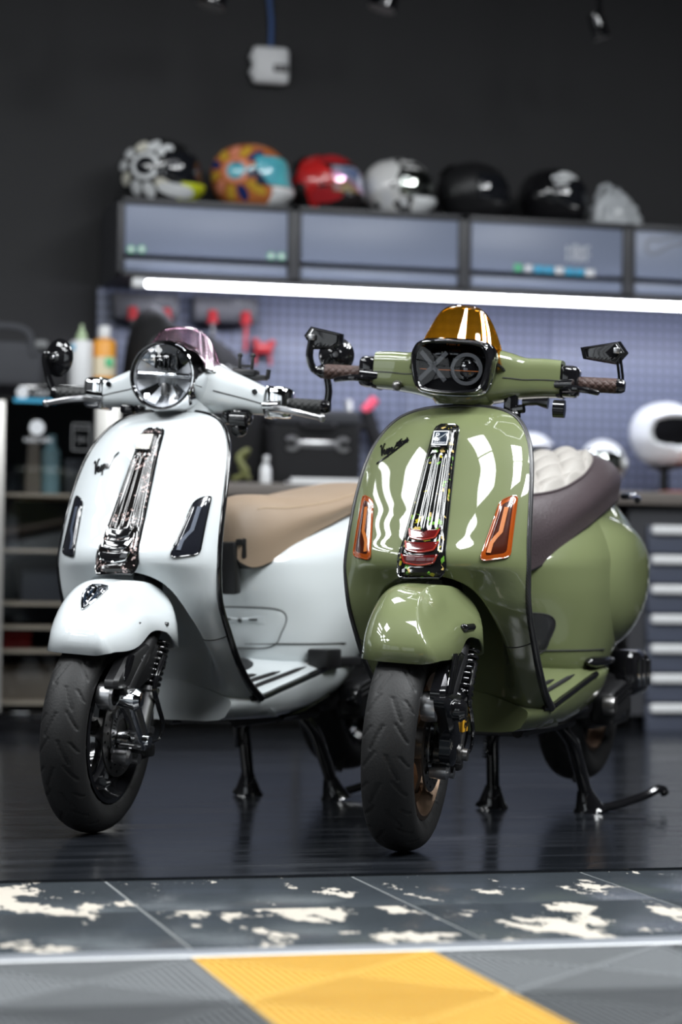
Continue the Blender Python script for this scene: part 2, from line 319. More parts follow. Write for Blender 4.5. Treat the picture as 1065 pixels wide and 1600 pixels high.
for i in range(-3, 4):
    for j in range(3):
        k = 'ytile' if i == 0 else ('gtile' if (i+j) % 2 else 'dtile')
        o = protos[k] if k not in used else protos[k].copy()
        if k in used: COL.objects.link(o)
        used.add(k); o.location = (.911+i*.3795, 3.595-.19-j*.3795, 0)

# honeycomb of thin lamps under the ceiling
for (hx, hy, lb) in ((2.3, 4.9, 'over the green scooter'), (3.6, 5.6, 'nearest the right wall'), (2.3, 6.7, 'nearest the workbench')):
    t = thing('honeycomb_lamp', 'hexagon of thin white light tubes under the ceiling, '+lb, 'lamp', (hx, hy, CEIL-.03), 0, 'honeycomb ceiling lamps')
    for k_ in range(6):
        a_, b_ = k_*pi/3, (k_+1)*pi/3; MB().tube([(.56*cos(a_), .56*sin(a_), 0), (.56*cos(b_), .56*sin(b_), 0)], .013, 8).build('light_tube', M['tube'], t)
GLOC, GRZ, WLOC, WRZ = (1.436, 4.888, 0), -0.6238, (0.850, 5.335, 0), -0.6849
# ---------------------------------------------------------------- scooter surfaces (local: x scooter's left, y rearward, z up, front contact at origin)
Z_ = [.232, .25, .27, .288, .31, .36, .44, .53, .60, .64, .718, .81, .86, .90, .93, .945, .953, .9565, .958]
W_ = [.158, .172, .180, .1855, .190, .198, .203, .206, .209, .207, .203, .194, .183, .164, .137, .108, .075, .045, .0]
R_ = [.60, .54, .485, .435, .385, .31, .238, .182, .172, .178, .200, .238, .264, .288, .308, .318, .323, .325, .326]
def rim_w(z): return hermite(Z_, W_, z)
def smoothed(xs, ys, sig):
    q = np.linspace(xs[0]-.1, xs[-1]+.1, 900); h = hermite(xs, ys, np.clip(q, xs[0], xs[-1])); d = q[1]-q[0]
    k = np.arange(-int(4*sig/d), int(4*sig/d)+1)*d; g = np.exp(-.5*(k/sig)**2); g /= g.sum()
    h = h+np.where(q < xs[0], (q-xs[0])*(ys[1]-ys[0])/(xs[1]-xs[0]), 0)+np.where(q > xs[-1], (q-xs[-1])*(ys[-1]-ys[-2])/(xs[-1]-xs[-2]), 0)
    r = np.convolve(np.pad(h, len(k)//2, mode='edge'), g, mode='valid')
    return lambda z: np.interp(z, q, r)
rim_y = smoothed(Z_, R_, .012)
rim_d = smoothed([.232, .27, .31, .36, .44, .50, .55, .58, .600, .618, .66, .718, .81, .898, .93, .950, .958], [.24, .145, .072, .058, .052, .054, .066, .082, .096, .098, .083, .067, .055, .052, .042, .022, .010], .006)
def shield_y(x, z):
    x = np.asarray(x, float); z = np.asarray(z, float)
    s = np.clip(np.abs(x)/np.maximum(rim_w(z), 1e-4), 0, 1)
    lo = sstep((.36-z)/.09); g = (.7*s**2+.3*s**5)*(1-lo)+s**9*lo
    y = rim_y(z)-rim_d(z)*(1-g)
    xo = hermite([.235, .38, .44, .48, .52, .55, .565, .576, .582], [.135, .135, .130, .123, .110, .090, .068, .035, -.03], z)
    wd = hermite([.24, .40, .50, .582], [.050, .045, .028, .016], z)
    m = sstep((xo-np.abs(x))/wd+.5)
    yw = hermite([.235, .40, .57], [.36, .315, .285], z)
    return np.where(yw > y, y*(1-m)+yw*m, y)
PLAN = spline([(0, 0), (.24, .012), (.47, .055), (.70, .135), (.87, .235), (.96, .35), (1.0, .50), (.965, .68), (.84, .84), (.56, .95), (.25, .993), (0, 1)], 8)
def body_w(z): return hermite([.335, .38, .44, .5, .57, .62, .66, .70, .74, .77, .79, .80], [.150, .168, .182, .192, .197, .196, .186, .166, .132, .098, .07, .04], z)
def body_f(z): return hermite([.335, .37, .47, .55, .60, .64, .68, .72, .75, .77, .79, .80], [.73, .695, .665, .647, .645, .675, .745, .86, .97, 1.07, 1.22, 1.34], z)
def body_b(z): return hermite([.335, .38, .44, .5, .57, .62, .7, .77, .80], [1.15, 1.20, 1.28, 1.36, 1.43, 1.46, 1.47, 1.46, 1.42], z)
def body_y(x, z):
    q = np.argmax(PLAN[:, 0]); t = np.interp(np.abs(x)/body_w(z), PLAN[:q, 0], PLAN[:q, 1])
    return body_f(z)+(body_b(z)-body_f(z))*t
SY = [.585, .60, .63, .68, .75, .85, .95, 1.1, 1.22, 1.33, 1.40, 1.46, 1.485]
SB = [.645, .607, .594, .606, .64, .683, .712, .748, .772, .785, .79, .795, .80]
SW = [.025, .05, .074, .097, .122, .143, .153, .150, .139, .120, .100, .068, .02]
STW = [.665, .722, .752, .770, .777, .778, .784, .802, .818, .830, .830, .818, .803]
STG = [.665, .715, .742, .762, .784, .812, .842, .883, .900, .902, .892, .862, .812]
def seat_sec(y, st, th):
    zb, zt, w = hermite(SY, SB, y), hermite(SY, st, y), hermite(SY, SW, y)
    c, s = np.cos(th), np.sin(th)
    x = w*np.sign(c)*np.abs(c)**.72; z = zb+(zt-zb)*np.abs(s)**.80
    x = x*(1-.10*sstep(1-np.abs(s)*2.2))
    return x, z
def seat_top(x, y, st):
    zb, zt, w = hermite(SY, SB, y), hermite(SY, st, y), hermite(SY, SW, y)
    c = np.clip(np.abs(x)/w, 0, .999)**(1/.72); return zb+(zt-zb)*np.sqrt(1-c*c)**.80
def floor_e(y): return hermite([.33, .435, .555, .865, 1.005, 1.1], [.284, .286, .303, .350, .362, .368], y)
def floor_w(y): return hermite([.33, .40, .45, .9, 1.03, 1.1], [.165, .182, .186, .186, .165, .14], y)
def floor_z(x, y):
    s = np.abs(x)/floor_w(y); return floor_e(y)+.045*np.clip(1-s**1.6, 0, 1)
def mudguard(nph=120, nr=26):
    ph = np.arange(nph)*2*pi/nph; rr = np.linspace(0, 1, nr)
    cx, sy = np.cos(ph), np.sin(ph)
    a = np.where(cx > 0, .126, .108)
    px = a*np.sign(cx)*np.abs(cx)**np.where(cx > 0, .44, .68); py = np.where(sy < 0, -.228*np.abs(sy)**.85, .150*np.abs(sy)**.70)
    py0 = .055
    ze = .402+.046*np.exp(-((py+py0-.03)/.08)**2)*sstep((px-.02)/.08)+.010*sstep((px-.05)/.05)
    RR = rr[:, None]; side = np.abs(cx)**2.5; pf = np.where(sy < 0, 2.2+2.0*side, 2.6+2.0*side)[None]
    Xf = px[None]*RR; Yf = py0+py[None]*RR; Zf = ze[None]+(.562-ze[None])*np.clip(1-RR**pf, 0, 1)**.56
    P = np.stack([Xf, Yf, Zf], -1); A, B, C = np.array([.085, .15, .545]), np.array([.087, -.150, .410]), np.array([.1305, .03, .436])
    n_ = np.cross(B-A, C-A); n_ /= np.linalg.norm(n_); n_ *= np.sign(n_[0])
    over = np.clip((P-A) @ n_, 0, None); P[..., 0] -= np.minimum(over/n_[0]*.9, .05)
    return P[..., 0], P[..., 1], P[..., 2]
def cowl():
    nph, nr = 72, 18; ph = np.arange(nph)*2*pi/nph; rr = np.linspace(0, 1, nr)
    cy, czz = 1.10, .580; qy = np.where(np.cos(ph) < 0, .215*np.abs(np.cos(ph))**.9*-1, .29*np.abs(np.cos(ph))**1.0); qz = np.where(np.sin(ph) > 0, .165, .185)*np.sign(np.sin(ph))*np.abs(np.sin(ph))**.95+qy*.10
    RR = rr[:, None]; Yc = cy+qy[None]*RR; Zc = czz+qz[None]*RR
    base = body_w(np.clip(Zc, .34, .79))*.78; Xc = base*(RR**3)+(1-RR**3)*.190+.030*np.clip(1-RR**2.2, 0, 1)**.6
    return Xc, Yc, Zc
RK = radians(26.5); AXV = np.array([0, sin(RK), cos(RK)]); APT = np.array([0, -.08, 0])
def steer(d):
    k = AXV; K = np.array([[0, -k[2], k[1]], [k[2], 0, -k[0]], [-k[1], k[0], 0]])
    R = np.eye(3)+sin(d)*K+(1-cos(d))*K@K
    return lambda V: (V-APT) @ R.T+APT
def mirx(p): q = np.array(p, float); q[..., 0] *= -1; return q
def c_s(p, k): c = p.mean(0); return c+(p-c)*k
def rpoly(pts, r, n=5):
    p = np.asarray(pts, float); out = []
    for i in range(len(p)):
        a, b, c = p[i-1], p[i], p[(i+1) % len(p)]; u = (a-b)/np.linalg.norm(a-b); v = (c-b)/np.linalg.norm(c-b)
        s, e = b+u*r, b+v*r
        for t in np.linspace(0, 1, n): out.append((1-t)**2*s+2*t*(1-t)*b+t*t*e)
        L = np.linalg.norm(c-b)-2*r
        if L > 0:
            for t in np.linspace(0, 1, 8)[1:-1]: out.append(e+v*L*t)
    return np.array(out)
def text_geo(txt, size):
    cu = bpy.data.curves.new('t', 'FONT'); cu.body = txt; cu.size = size; cu.align_x = 'CENTER'; cu.align_y = 'CENTER'
    o = bpy.data.objects.new('t', cu); COL.objects.link(o); bpy.context.view_layer.update()
    me = bpy.data.meshes.new_from_object(o); V = np.array([v.co[:] for v in me.vertices]); F = [tuple(p.vertices) for p in me.polygons]
    bpy.data.objects.remove(o); bpy.data.curves.remove(cu); bpy.data.meshes.remove(me); return V, F
def place_text(mb, txt, size, o, ux, uy, un=None, h=.0006):
    V, F = text_geo(txt, size); o, ux, uy = map(lambda a: np.asarray(a, float), (o, ux, uy))
    return mb.add(o+V[:, :1]*ux+V[:, 1:2]*uy, F)
def marks(mb, txt, size, o, ux, uy):
    """a row of small upright strokes where the photograph's lettering cannot be read"""
    o, ux, uy = map(lambda a: np.asarray(a, float), (o, ux, uy)); n = txt; nn = np.cross(ux, uy); R = np.stack([ux, uy, nn], 1)
    for i in range(n):
        h = size*(.72 if (i*7) % 3 else .60); c = o+ux*(i-(n-1)/2)*size*.62
        mb.box(c-ux*size*.16, (size*.13, h, .0006), R); mb.box(c+uy*(h*.5*(1 if i % 2 else -.1)), (size*.40, size*.13, .0006), R)
        if i % 3: mb.box(c+ux*size*.14, (size*.12, h*.8, .0006), R)
    return mb
def ribbon(mb, pts, wd, fn, lift):
    """flat strip along a 2-D stroke laid on the surface y = fn(x, z), standing `lift` proud of it, with its own thickness"""
    p = np.asarray(pts, float); t = np.gradient(p, axis=0); t /= np.maximum(np.linalg.norm(t, axis=1, keepdims=True), 1e-9); nn = np.stack([-t[:, 1], t[:, 0]], 1)
    w = np.broadcast_to(np.asarray(wd, float), (len(p),))[:, None]*.5
    rows = []
    for q, l in ((p-nn*w, 0), (p-nn*w, lift), (p+nn*w, lift), (p+nn*w, 0)):
        rows.append(np.stack([q[:, 0], fn(q[:, 0], q[:, 1])-l, q[:, 1]], 1))
    return mb.grid(np.stack(rows, 1))
def patch(mb, poly, fn, lift, n=10, edge=.003):
    """closed outline filled from its middle on the surface y = fn(x, z), lifted, with a skirt back to the surface"""
    p = np.asarray(poly, float); c = p.mean(0); rows = []
    for k in range(n+1):
        q = c+(p-c)*(k/n if k else 1e-4); l = lift*(1-(k/n)**6*.35); rows.append(np.stack([q[:, 0], fn(q[:, 0], q[:, 1])-l, q[:, 1]], 1))
    rows.append(np.stack([p[:, 0], fn(p[:, 0], p[:, 1])+edge, p[:, 1]], 1))
    return mb.grid(np.array(rows), cv=True)
# ---------------------------------------------------------------- wheels
def tyre(parent, name, c, R, W, xf=None):
    k = R/.229; kw = W/.056
    pr = spline([(-.040, .157), (-.050, .170), (-.056, .188), (-.0525, .204), (-.040, .2180), (-.021, .2262), (0, .229), (.021, .2262), (.040, .2180), (.0525, .204), (.056, .188), (.050, .170), (.040, .157)], 5)
    n = 480; th = np.arange(n)*2*pi/n; X = np.broadcast_to(pr[None, :, 0], (n, len(pr))); r = np.broadcast_to(pr[None, :, 1], (n, len(pr))).copy()
    N = 12; pitch = 2*pi/N; dep = np.zeros_like(r)
    for sgn in (1, -1):
        for (t0, x0, t1, x1, wd) in ((.10, .006, .52, .030, .0022), (.55, .020, .86, .046, .0020), (.12, .034, .30, .050, .0018)):
            off = 0 if sgn > 0 else .5
            for rep in (-1, 0, 1):
                a = (np.mod(th/pitch+off, 1)-rep)[:, None]*pitch*.229; bx = sgn*X
                A = np.array([t0*pitch*.229, x0]); B = np.array([t1*pitch*.229, x1]); d = B-A; L2 = d @ d
                u = np.clip(((a-A[0])*d[0]+(bx-A[1])*d[1])/L2, 0, 1)
                ds = np.hypot(a-A[0]-u*d[0], bx-A[1]-u*d[1])
                dep = np.maximum(dep, sstep(1.5-ds/wd)*.0032)
    dep *= (np.abs(X) < .051)
    r = (r-dep)*k; X = X*kw
    P = np.stack([X+c[0], c[1]+r*np.cos(th)[:, None], c[2]+r*np.sin(th)[:, None]], -1)
    mb = MB().grid(P, cu=True)
    return mb.build(name, M['rubber'], parent, xf, smooth=60)
def wheel_rim(parent, c, m, xf=None, side=1, k=1.0):
    mb = MB(); mb.lathe([(.160, -.044), (.151, -.046), (.147, -.036), (.134, -.022), (.133, .018), (.146, .034), (.151, .046), (.160, .044), (.150, .03), (.140, .0), (.150, -.03), (.160, -.044)], c, 'x', 72)
    rim = mb.build('wheel_rim', m, parent, xf, smooth=40)
    hub = MB().lathe([(.0, -.06), (.028, -.06), (.034, -.045), (.034, .04), (.028, .055), (0, .055)], c, 'x', 32); hub.build('hub', M['dsteel'], rim, xf)
    for i in range(5):
        a = i*2*pi/5+.35; R = np.array([[1, 0, 0], [0, cos(a), -sin(a)], [0, sin(a), cos(a)]])
        P = []
        for (rr, hw, tx, x0) in ((.026, .020, .016, .0), (.06, .016, .013, .006), (.10, .014, .011, .008), (.125, .018, .012, .0), (.138, .026, .014, -.004)):
            sw = .012*sin((rr-.026)/.112*pi)
            ang = np.arange(8)*2*pi/8+pi/8
            P.append(np.stack([x0+tx*np.cos(ang), np.full(8, rr), sw+hw*np.sin(ang)], 1))
        MB().grid(np.array([(q @ R.T)+np.array(c) for q in P]), cv=True, capu=True).build('spoke', m, rim, xf)
    return rim
# ---------------------------------------------------------------- scooter
SCRIPT = [  # 'Vespa' in joined handwriting, x right, y up, unit height
    [(-.05, .82), (.02, .95), (.10, .85), (.12, .3), (.14, .0), (.2, .25), (.34, .8), (.44, .98), (.5, .9)],
    [(.30, .12), (.42, .22), (.5, .36), (.44, .44), (.37, .3), (.4, .08), (.52, .06), (.64, .2)],
    [(.64, .2), (.75, .46), (.72, .3), (.80, .12), (.72, .04), (.62, .06)], [(.80, .1), (.93, .42), (.88, .1), (.80, -.32)],
    [(.92, .34), (1.02, .42), (1.06, .26), (.98, .08), (.9, .1)],
    [(1.34, .36), (1.24, .40), (1.16, .24), (1.22, .06), (1.32, .2), (1.36, .38), (1.34, .1), (1.44, .06), (1.6, .3), (1.9, .62), (2.4, .85)],
]
def make_scooter(cfg):
    G = cfg['kind'] == 'green'; body = M['green' if G else 'white']
    root = thing('motor_scooter', cfg['label'], 'scooter', cfg['loc'], cfg['rz'], None)
    xs = steer(radians(cfg['steer']))
    blk, pla = M['black'], M['plastic']
    # ---- front shield
    zz = np.concatenate([np.linspace(.235, .48, 56), np.linspace(.483, .60, 110), np.linspace(.607, .90, 46), .958-.055*np.linspace(1, 0, 22)**2])
    ss = np.sin(np.linspace(-pi/2, pi/2, 201)*.98)/sin(pi/2*.98)
    X = rim_w(zz)[:, None]*ss[None]; Zg = np.broadcast_to(zz[:, None], X.shape)
    sh = MB().grid(np.stack([X, shield_y(X, Zg), Zg], -1)).build('front_shield', body, root, smooth=180, thick=.004)
    # ---- inner shield
    zi = np.concatenate([np.linspace(.33, .90, 36), .955-.05*np.linspace(1, 0, 10)**2]); si = np.linspace(-1, 1, 41)
    X = rim_w(zi)[:, None]*si[None]*.985; Zg = np.broadcast_to(zi[:, None], X.shape)
    Y = rim_y(zi)[:, None]+.004+hermite([.33, .45, .6, .8, .93, .955], [.06, .13, .15, .13, .08, .01], zi)[:, None]*(1-si[None]**2)**.7
    MB().grid(np.stack([X, Y, Zg], -1)).build('inner_shield', body, root, smooth=180, thick=.003)
    # ---- trim round the shield edge
    zr = np.concatenate([np.linspace(.286, .90, 50), .958-.055*np.linspace(1, 0, 26)**2])
    p = np.stack([rim_w(zr), rim_y(zr)+.002, zr], 1); p = np.vstack([p, mirx(p)[::-1][1:]])
    MB().tube(p, np.interp(p[:, 2], [.28, .34, .6, .96], [.0105, .0090, .0062, .0055]), 10).build('shield_trim', M['carbon'] if G else blk, root, smooth=60)
    # ---- panel gap across the flank
    for sg in (1, -1):
        xx = np.linspace(.118, .2025, 18); zc = .437-.012*np.sin((xx-.118)/.0845*pi)+.0*xx
        pts = np.stack([xx*sg, shield_y(xx, zc)-.0002, zc], 1)
        MB().tube(pts, .0014, 6).build('panel_gap', M['seam'], root)
    # ---- horn cover
    zt = np.linspace(.574, .912, 60); st = np.linspace(-1, 1, 41)
    hw = hermite([.574, .585, .60, .65, .75, .85, .895, .906, .912], [.044, .051, .053, .0475, .0385, .0305, .0275, .025, .016], zt)
    X = hw[:, None]*st[None]; Zg = np.broadcast_to(zt[:, None], X.shape); yb = shield_y(X, np.maximum(Zg, .60))+(Zg-np.maximum(Zg, .60))*.54
    en = sstep((zt-.574)/.012)*sstep((.912-zt)/.008)
    fl = .0022*np.cos(st*pi*2.5)*1.0; fm = sstep((zt-.665)/.02)*sstep((.855-zt)/.02)
    H = (.004+.013*(1-np.abs(st)**5)[None]*np.ones((len(zt), 1))+fm[:, None]*fl[None])*en[:, None]
    tie = MB().grid(np.stack([X, yb-H, Zg], -1)).build('horn_cover', M['tieg' if G else 'tiew'], root, smooth=50, thick=.003)
    out = np.concatenate([np.stack([hw, zt], 1), np.stack([-hw, zt], 1)[::-1]])
    MB().tube(np.stack([out[:, 0], shield_y(out[:, 0], np.maximum(out[:, 1], .6))+(out[:, 1]-np.maximum(out[:, 1], .6))*.54-.001, out[:, 1]], 1), .003, 8, closed=True).build('cover_edge', M['gdark'], tie)
    surf = lambda x, z: shield_y(x, np.maximum(z, .6))+(z-np.maximum(z, .6))*.54-.0165
    for zc, wl in ((.668, .034), (.641, .037), (.613, .040)):
        po = spline([(-wl, .010), (-wl*.9, .002), (-wl*.78, -.006), (0, -.0105), (wl*.78, -.006), (wl*.9, .002), (wl, .010), (0, .0085)], 4, closed=True)+np.array([0, zc])
        lv = patch(MB(), po, surf, .0012, 5).build('louver', M['red'] if G else M['gdark'], tie, smooth=60)
        u = spline([(-wl, .011), (-wl*.86, -.004), (-wl*.7, -.0085), (0, -.0125), (wl*.7, -.0085), (wl*.86, -.004), (wl, .011)], 5)+np.array([0, zc])
        MB().tube(np.stack([u[:, 0], surf(u[:, 0], u[:, 1])-.0015, u[:, 1]], 1), .0022, 8).build('louver_lip', M['redlit'] if G else M['chrome'], tie)
    # badge at the head of the horn cover
    tz = .876; up = np.array([0, .473, .881]); nn = np.array([0, -.881, .473]); o = np.array([0, float(shield_y(0, tz))-.019, tz]); ux = np.array([1., 0, 0])
    Rb = np.stack([ux, nn, up], 1)
    MB().box(o+nn*.001, (.040, .010, .046), Rb, .003).build('badge_plate', M['gdark'], tie)
    if G:
        MB().box(o+nn*.0065, (.036, .002, .037), Rb, .0008).build('badge', M['navy'], tie)
        fr = MB()
        for (dx, dz, a, b) in ((0, .0172, .0362, .002), (0, -.0172, .0362, .002), (.0170, 0, .002, .0362), (-.0170, 0, .002, .0362)):
            fr.box(o+nn*.0078+ux*dx+up*dz, (a, .0012, b), Rb)
        fr.tube([o+nn*.0080+ux*-.011+up*-.008, o+nn*.0080+ux*.014+up*.013], .0007, 6)
        place_text(fr, 'P', .019, o+nn*.0080+ux*-.008+up*.006, ux, up); place_text(fr, 'PIAGGIO', .0068, o+nn*.0080+ux*.001+up*-.0125, ux, up)
        fr.build('badge_lettering', M['silverp'], tie)
    else:
        MB().box(o+nn*.0065, (.037, .002, .040), Rb, .0008).build('badge', M['platep'], tie, label='pale blank badge plate')
    # ---- script lettering on the shield
    sc = MB(); (ox, oz), sca, ang = cfg['script']
    def plc(q, s=sca): q = np.array(q, float)*s; return np.stack([ox+q[:, 0]*cos(ang)-q[:, 1]*sin(ang), oz+q[:, 0]*sin(ang)+q[:, 1]*cos(ang)], 1)
    for stq in SCRIPT: ribbon(sc, plc(spline(stq, 6)*np.array([1, 1.15])), .0029 if G else .0036, shield_y, .0024)
    if G:
        ribbon(sc, plc(spline([(-.5, -.62), (.6, -.3), (1.8, .12), (3.1, .66)], 8)), np.linspace(.004, .0045, 25), shield_y, .0016)
        for k, stq in enumerate(([(.3, .4), (.1, .45), (.12, .28), (.3, .2), (.22, .0), (.02, .05)], [(.42, .4), (.40, -.3)], [(.42, .35), (.6, .42), (.62, .2), (.45, .08)], [(.75, .4), (.72, .05), (.74, .28), (.9, .42)], [(1.0, .4), (.97, .08)], [(1.1, .08), (1.13, .4), (1.12, .2), (1.25, .42), (1.32, .3), (1.32, .06)], [(1.5, .65), (1.45, .1), (1.56, .08)], [(1.38, .44), (1.62, .46)])):
            q = np.array(spline(stq, 4))*.8+np.array([1.75, .42]); ribbon(sc, plc(q), .0030, shield_y, .0016)
    sc.build('script_lettering', blk, root, smooth=0)
    # ---- indicators
    for sg in (1, -1):
        pol = rpoly(cfg['ind'], .012)*np.array([sg, 1]); c = pol.mean(0)
        a, b, d = (M['amberlens'], M['amberdark'], M['amberlit']) if G else (M['smokedark'], M['smokedark'], M['smokelit'])
        L = patch(MB(), pol, shield_y, .005, 8).build('indicator', a, root, smooth=50)
        inn = c+(pol-c)*np.array([.78, .88]); patch(MB(), inn, shield_y, .0062, 6, edge=-.004).build('lens_inset', b, L, smooth=50)
        i0 = cfg['ind']; e = lambda u, v: (np.array(i0[0])*(1-u)*(1-v)+np.array(i0[1])*u*(1-v)+np.array(i0[2])*u*v+np.array(i0[3])*(1-u)*v)*np.array([sg, 1])
        ribbon(MB(), [e(.52, .16), e(.52, .35), e(.52, .56), e(.36, .64), e(.26, .72), e(.26, .88)], .008, shield_y, .0075).build('light_guide', d, L, smooth=0)
        MB().tube(np.stack([pol[:, 0], shield_y(pol[:, 0], pol[:, 1])-.003, pol[:, 1]], 1), .0018, 6, closed=True).build('lens_frame', M['amberlens'] if G else M['black'], L)
    # ---- front mudguard (turns with the fork)
    Xf, Yf, Zf = mudguard()
    fd = MB().grid(np.stack([Xf, Yf, Zf], -1), cv=True).build('front_mudguard', body, root, xs, smooth=180, thick=.0035)
    def SX(y, z):
        d2 = (Yf-y)**2+(Zf-z)**2+(Xf < .03)*9; k = np.argsort(d2.ravel())[:4]; w_ = 1/(d2.ravel()[k]+1e-7); return float((Xf.ravel()[k]*w_).sum()/w_.sum())+.003
    def FI(x, y):
        x, y = np.broadcast_arrays(np.abs(np.asarray(x, float)), np.asarray(y, float)); lo_, hi_ = np.zeros(x.shape), np.full(x.shape, 1.0)
        for _ in range(40):
            m_ = (lo_+hi_)/2; big = (x/(.119*m_))**3.33+(np.clip(.055-y, 0, 1)/(.228*m_))**2.35 > 1
            lo_ = np.where(big, m_, lo_); hi_ = np.where(big, hi_, m_)
        return .402+.160*np.clip(1-hi_**2.2, 0, 1)**.56
    if G:
        t = MB().tube([(SX(.010, .476)+.004, .010, .476), (SX(.055, .478)+.004, .055, .478)], .008, 12).ell((SX(.010, .476)+.004, .010, .476), (.009, .004, .009), 12, 8); t.build('mudguard_bolt', blk, fd, xs)
    else:
        for yy in (-.015, .075): MB().lathe([(0, .0035), (.0045, .003), (.005, -.006)], (SX(yy, .470), yy, .470), 'x', 12).build('bolt_hole', M['gdark'], fd, xs)
        cr = np.vstack([spline([(-.021, -.048), (0, -.044), (.021, -.048)], 5), spline([(.021, -.050), (.020, -.085), (.011, -.112), (0, -.128)], 5), spline([(-.002, -.128), (-.011, -.112), (-.020, -.085), (-.021, -.050)], 5)])
        c0_ = np.array([0, -.080]); rows = []
        for k, l in ((1e-3, .006), (.5, .0055), (.8, .0045), (.97, .003), (1.0, -.004)): q = c0_+(cr-c0_)*k; rows.append(np.stack([q[:, 0], q[:, 1], FI(q[:, 0], q[:, 1])+l], 1))
        cs = MB().grid(np.array(rows), cv=True).build('mudguard_crest', M['navy'], fd, xs, smooth=60)
        on = lambda P, l: [(x, y, float(FI(x, y))+l) for x, y in P]
        MB().tube(np.stack([cr[:, 0], cr[:, 1], FI(cr[:, 0], cr[:, 1])+.003], 1), .0022, 6, closed=True).tube(on([(-.016, -.058), (0, -.064), (.016, -.058)], .005), .0035, 6).tube(on([(0, -.064), (.005, -.085), (.002, -.105), (0, -.118)], .006), .004, 6).tube(on([(-.010, -.070), (-.010, -.088), (-.005, -.102)], .005), .0028, 6).tube(on([(.012, -.068), (.013, -.082)], .005), .003, 6).build('crest_relief', M['chrome'], cs, xs)
    # ---- front wheel
    AXL = (0, 0, .229)
    ty = tyre(root, 'front_tyre', AXL, .229, .0545 if G else .051, xs)
    rim = wheel_rim(root, AXL, M['bronze'] if G else blk, xs)
    ds = MB().lathe([(.062, .050), (.100, .050), (.100, .0545), (.062, .0545), (.062, .050)], AXL, 'x', 72).build('brake_disc', M['dsteel'], root, xs, smooth=30)
    hs = MB()
    for i in range(30):
        aa = i*2*pi/30; r_ = .074 if i % 2 else .089
        hs.lathe([(0, .0551), (.0034, .0551), (.0034, .0545)], (0, r_*cos(aa), .229+r_*sin(aa)), 'x', 8)
    hs.build('disc_drilling', M['gdark'], ds, xs, kind='stuff')
    ca = MB().lathe([(.030, .057), (.060, .057), (.060, .0535), (.030, .0535)], AXL, 'x', 40).build('sensor_ring', M['steel'], ds, xs)
    sl = MB()
    for i in range(36):
        aa = i*2*pi/36; Rr = np.array([[1, 0, 0], [0, cos(aa), -sin(aa)], [0, sin(aa), cos(aa)]])
        sl.box((np.array([.0575, .050, 0]) @ Rr.T)+np.array(AXL), (.0012, .012, .003), Rr)
    sl.build('sensor_slots', M['gdark'], ca, xs, kind='stuff')
    for i in range(5):
        aa = i*2*pi/5; MB().lathe([(0, .064), (.006, .064), (.007, .057)], (0, .066*cos(aa), .229+.066*sin(aa)), 'x', 10).build('disc_bolt', M['steel'], ds, xs)
    # ---- fork, cover, link, damper
    MB().tube(spline([(0, .24, .66), (.03, .19, .56), (.075, .10, .47), (.088, .0, .40), (.088, -.09, .325)], 6), .021, 12).build('fork_tube', pla, root, xs)
    MB().tube([(0, .20, .56), (0, .44, 1.03)], .024, 12).build('steering_column', pla, root, xs)
    cp = rpoly([(-.088, .402), (0, .428), (.115, .428), (.140, .42), (.130, .366), (.05, .348), (-.035, .328), (-.150, .332), (-.150, .350)], .006, 4)
    cv = MB().prism(cp, .070, .090, 'x').prism(cp, .090, .100, 'x', .95).prism(c_s(cp, .95), .100, .105, 'x', .88).build('fork_cover', blk if G else pla, root, xs, smooth=50)
    sp = spline([(-.098, .400), (-.078, .403), (-.094, .371), (-.119, .350), (-.125, .356), (-.113, .374)], 3, closed=True)
    MB().prism(sp, .099, .1065, 'x').build('cover_slot', M['gdark'] if not G else M['chrome'], cv, xs)
    if G:
        for i in range(3): MB().tube([(.1055, -.135+.018*i, .345), (.1055, -.098+.018*i, .425)], .0035, 6).build('cover_rib', blk, cv, xs)
    else:
        marks(MB(), 3, .018, (.1057, -.02, .395), (0, .93, .36), (0, -.36, .93)).build('cover_print', M['greyp'], cv, xs, smooth=0)
    lk = M['black'] if G else M['chrome']
    piv = (-.100, .311); lo = (-.014, .214)
    def capsule(a, b, ra, rb):
        a, b = np.array(a), np.array(b); d = b-a; t0 = math.atan2(d[1], d[0])
        A = [a+ra*np.array([cos(t0+pi/2+k*pi/10), sin(t0+pi/2+k*pi/10)]) for k in range(11)]
        B = [b+rb*np.array([cos(t0-pi/2+k*pi/10), sin(t0-pi/2+k*pi/10)]) for k in range(11)]
        return np.array(A+B)
    if G:
        pl = spline([(-.165, .325), (-.13, .342), (.03, .345), (.075, .315), (.082, .255), (.045, .215), (-.03, .190), (-.075, .205), (-.09, .262)], 4, closed=True)
        sw = MB().prism(pl, .082, .104, 'x').prism(pl, .104, .113, 'x', .85).build('swing_link', lk, root, xs, smooth=50)
        MB().box((.1145, .012, .282), (.004, .050, .045), bev=.001).build('caliper_sticker', M['yellow'], sw, xs, label='yellow rectangular sticker')
        bb = MB().tube(np.array([(.117, -.002, .296), (.117, .026, .296), (.117, .026, .270), (.117, -.002, .270)]), .0012, 4, closed=True); marks(bb, 6, .010, (.1172, .012, .276), (0, 1, 0), (0, 0, 1)); bb.ell((.117, .012, .287), (.0012, .010, .0042)); bb.build('sticker_print', M['gdark'], sw, xs, smooth=0)
    else:
        sw = MB().prism(capsule(piv, lo, .023, .019), .098, .116, 'x').prism(capsule(piv, lo, .021, .017), .116, .122, 'x', .94).build('swing_link', lk, root, xs, smooth=50)
        MB().prism(capsule((-.080, .288), (-.034, .237), .009, .007), .120, .124, 'x').build('link_groove', M['dsteel'], sw, xs)
